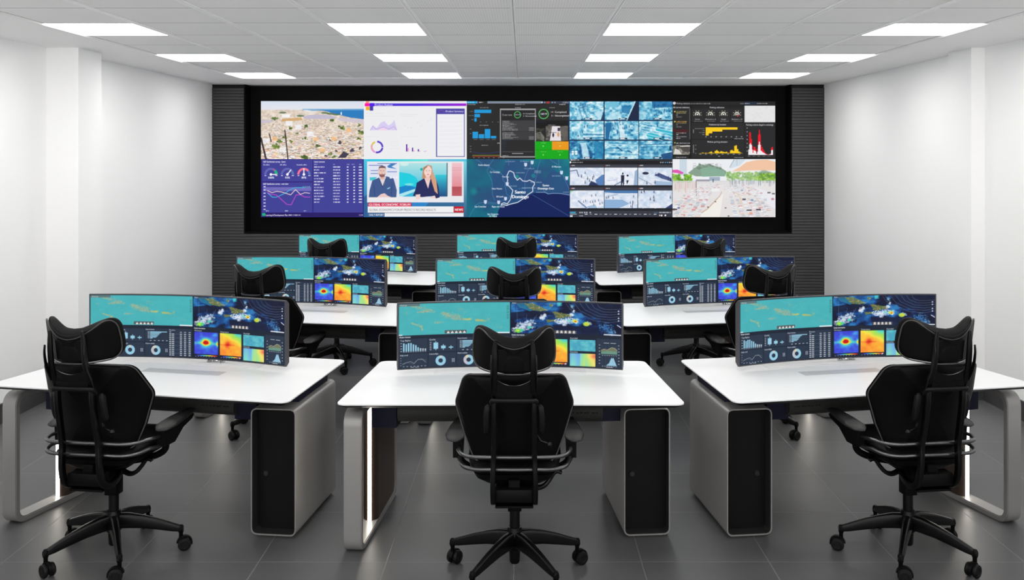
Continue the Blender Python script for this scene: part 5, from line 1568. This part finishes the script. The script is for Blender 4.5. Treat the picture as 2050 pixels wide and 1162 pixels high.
    # armrests
    for s in (-1, 1):
        bm = bmesh.new()
        sup = [(-.04, .622), (.235, .624), (.25, .616), (.23, .600), (.14, .582), (.06, .535), (-.035, .54)]
        add_rings(bm, [[(s * x, y, z_) for y, z_ in sup] for x in (.238, .280)])
        add_tube(bm, [(s * .258, .02, .555), (s * .24, .03, .50), (s * .17, .03, .465), (s * .06, .03, .44)], .016, 10, 5)
        ar = obj('armrest', bm, M['shell'], r, smooth=35)
        po = round_poly([(.228, -.03), (.262, -.085), (.305, -.06), (.318, .0), (.305, .13), (.282, .27), (.238, .27), (.226, .10)], .025, 5)
        bm = bmesh.new()
        add_pad(bm, po, .014, lambda u, v, w_: (s * u, v, .632 + .004 * (v + .08) / .35 + w_ - .02 * max(0, -v) * 4), thb=.012)
        obj('arm_pad', bm, M['pad'], ar, smooth=True)
    # tilt mechanism under the seat
    bm = bmesh.new()
    add_box(bm, -.05, .05, -.19, .14, .402, .462, .01, 2)
    add_box(bm, -.083, .083, -.238, -.165, .410, .468, .006, 2)
    add_box(bm, -.083, .083, -.225, -.14, .382, .392, .003, 1)
    add_box(bm, -.026, .026, -.21, -.06, .455, .50, .004, 1)
    add_box(bm, -.045, .045, -.17, -.03, .385, .41, .004, 1)
    add_box(bm, -.031, .031, -.031, .031, .292, .405, .005, 2)
    obj('tilt_mechanism', bm, M['shell'], r, smooth=35)
    bm = bmesh.new()
    path = spline([(.045, -.03, .425), (.10, -.035, .405), (.135, -.035, .415), (.16, -.03, .442), (.178, -.028, .468), (.195, -.026, .476), (.212, -.024, .471)], 6)
    add_sweep(bm, path, lambda t: rrect(.011 + .006 * max(0, t - .7) * 3.3, .011 - .004 * t, .0055, 3), Vector((0, 1, 0)))
    obj('height_lever', bm, M['plastic'], r, smooth=True)
    # gas lift, hub, star base
    bm = bmesh.new()
    add_lathe(bm, [(.014, .19), (.0235, .19), (.0235, .30)], 20)
    obj('gas_lift', bm, M['plastic'], r, smooth=True)
    bm = bmesh.new()
    add_lathe(bm, [(0, .05), (.020, .05), (.024, .058), (.026, .11), (.034, .118), (.037, .135), (.036, .185), (.033, .20), (.031, .215), (.024, .216), (.0, .216)], 24)
    obj('hub', bm, M['plastic'], r, smooth=35)
    caster0 = None
    for k in range(5):
        a = rad(18 + 72 * k)
        bm = bmesh.new()
        prof = [(.022, .026, .128, .198), (.07, .024, .126, .196), (.13, .021, .121, .182), (.20, .017, .108, .160), (.27, .0145, .094, .133), (.305, .013, .090, .119), (.318, .010, .091, .115)]
        rings = []
        for d_, hw_, za, zb_ in prof:
            zc = (za + zb_) / 2; hz = (zb_ - za) / 2
            rings.append([(d_, u * (1 - .25 * (v > 0)), zc + v) for u, v in rrect(hw_, hz, min(hw_, hz) * .6, 3)])
        add_rings(bm, rings)
        bmesh.ops.rotate(bm, verts=bm.verts, cent=(0, 0, 0), matrix=Matrix.Rotation(a, 3, 'Z'))
        obj('base_arm', bm, M['plastic'], r, smooth=40)
        cp = (.306 * math.cos(a), .306 * math.sin(a), 0)
        ang = (0.5, 2.4, 1.0, -.5, 3.6)[k]
        if caster0 is None:
            bm = bmesh.new()
            add_lathe(bm, [(.0, .050), (.0095, .050), (.0095, .082), (.013, .088), (.013, .112), (.009, .120), (0, .122)], 12)
            ring_in, ring_out = [], []
            arc = [(.037 * math.cos(t) + .016, .037 * math.sin(t) + .031) for t in np.linspace(-.25, PI * .95, 14)]
            ar2 = [(.031 * math.cos(t) + .016, .031 * math.sin(t) + .031) for t in np.linspace(PI * .95, -.25, 14)]
            add_rings(bm, [[(x, y, z_) for x, z_ in arc + ar2] for y in (-.009, .009)])
            add_box(bm, .010, .022, -.018, .018, .026, .036)
            cb = obj('caster', bm, M['shell'], r, cp, ang, smooth=35)
            wm = None
            for s in (-1, 1):
                if wm is None:
                    bm = bmesh.new()
                    prof = [(.0, .008), (.022, .008), (.029, .0095), (.031, .013), (.031, .022), (.028, .0265), (.018, .028), (.016, .026), (.0, .026)]
                    add_lathe(bm, prof, 24)
                    bmesh.ops.rotate(bm, verts=bm.verts, cent=(0, 0, 0), matrix=Matrix.Rotation(rad(-90), 3, 'X'))
                    bmesh.ops.recalc_face_normals(bm, faces=bm.faces)
                    wo = obj('wheel', bm, M['grip'], cb, (.016, 0, .031), smooth=35)
                    wm = wo.data
                else:
                    wo = obj('wheel', wm, M['grip'], cb, (.016, 0, .031), PI)
            caster0 = cb
        else:
            cb = copy_tree(caster0, r)
            cb.location = cp; cb.rotation_euler = (0, 0, ang)
    return r
CH = None
for ri, R in enumerate((R1, R2, R3)):
    for p in 'lcr':
        o = CH = make_chair() if CH is None else copy_tree(CH)
        x, y, a = local(R, p, chair_off[ri][p])
        a += {'l': rad(0 if ri else 4), 'c': 0, 'r': -rad(0 if ri else 4)}[p]
        o.location = (x, y, 0)
        o.rotation_euler = (0, 0, a)
        o.scale = (-1 if p == 'r' else 1, 1, 1)
        tag(o, 'black high-backed office chair with headrest at the %s desk of the %s' % (POS[p], WORDS[ri]), 'chair', 'black office chairs at the desks')
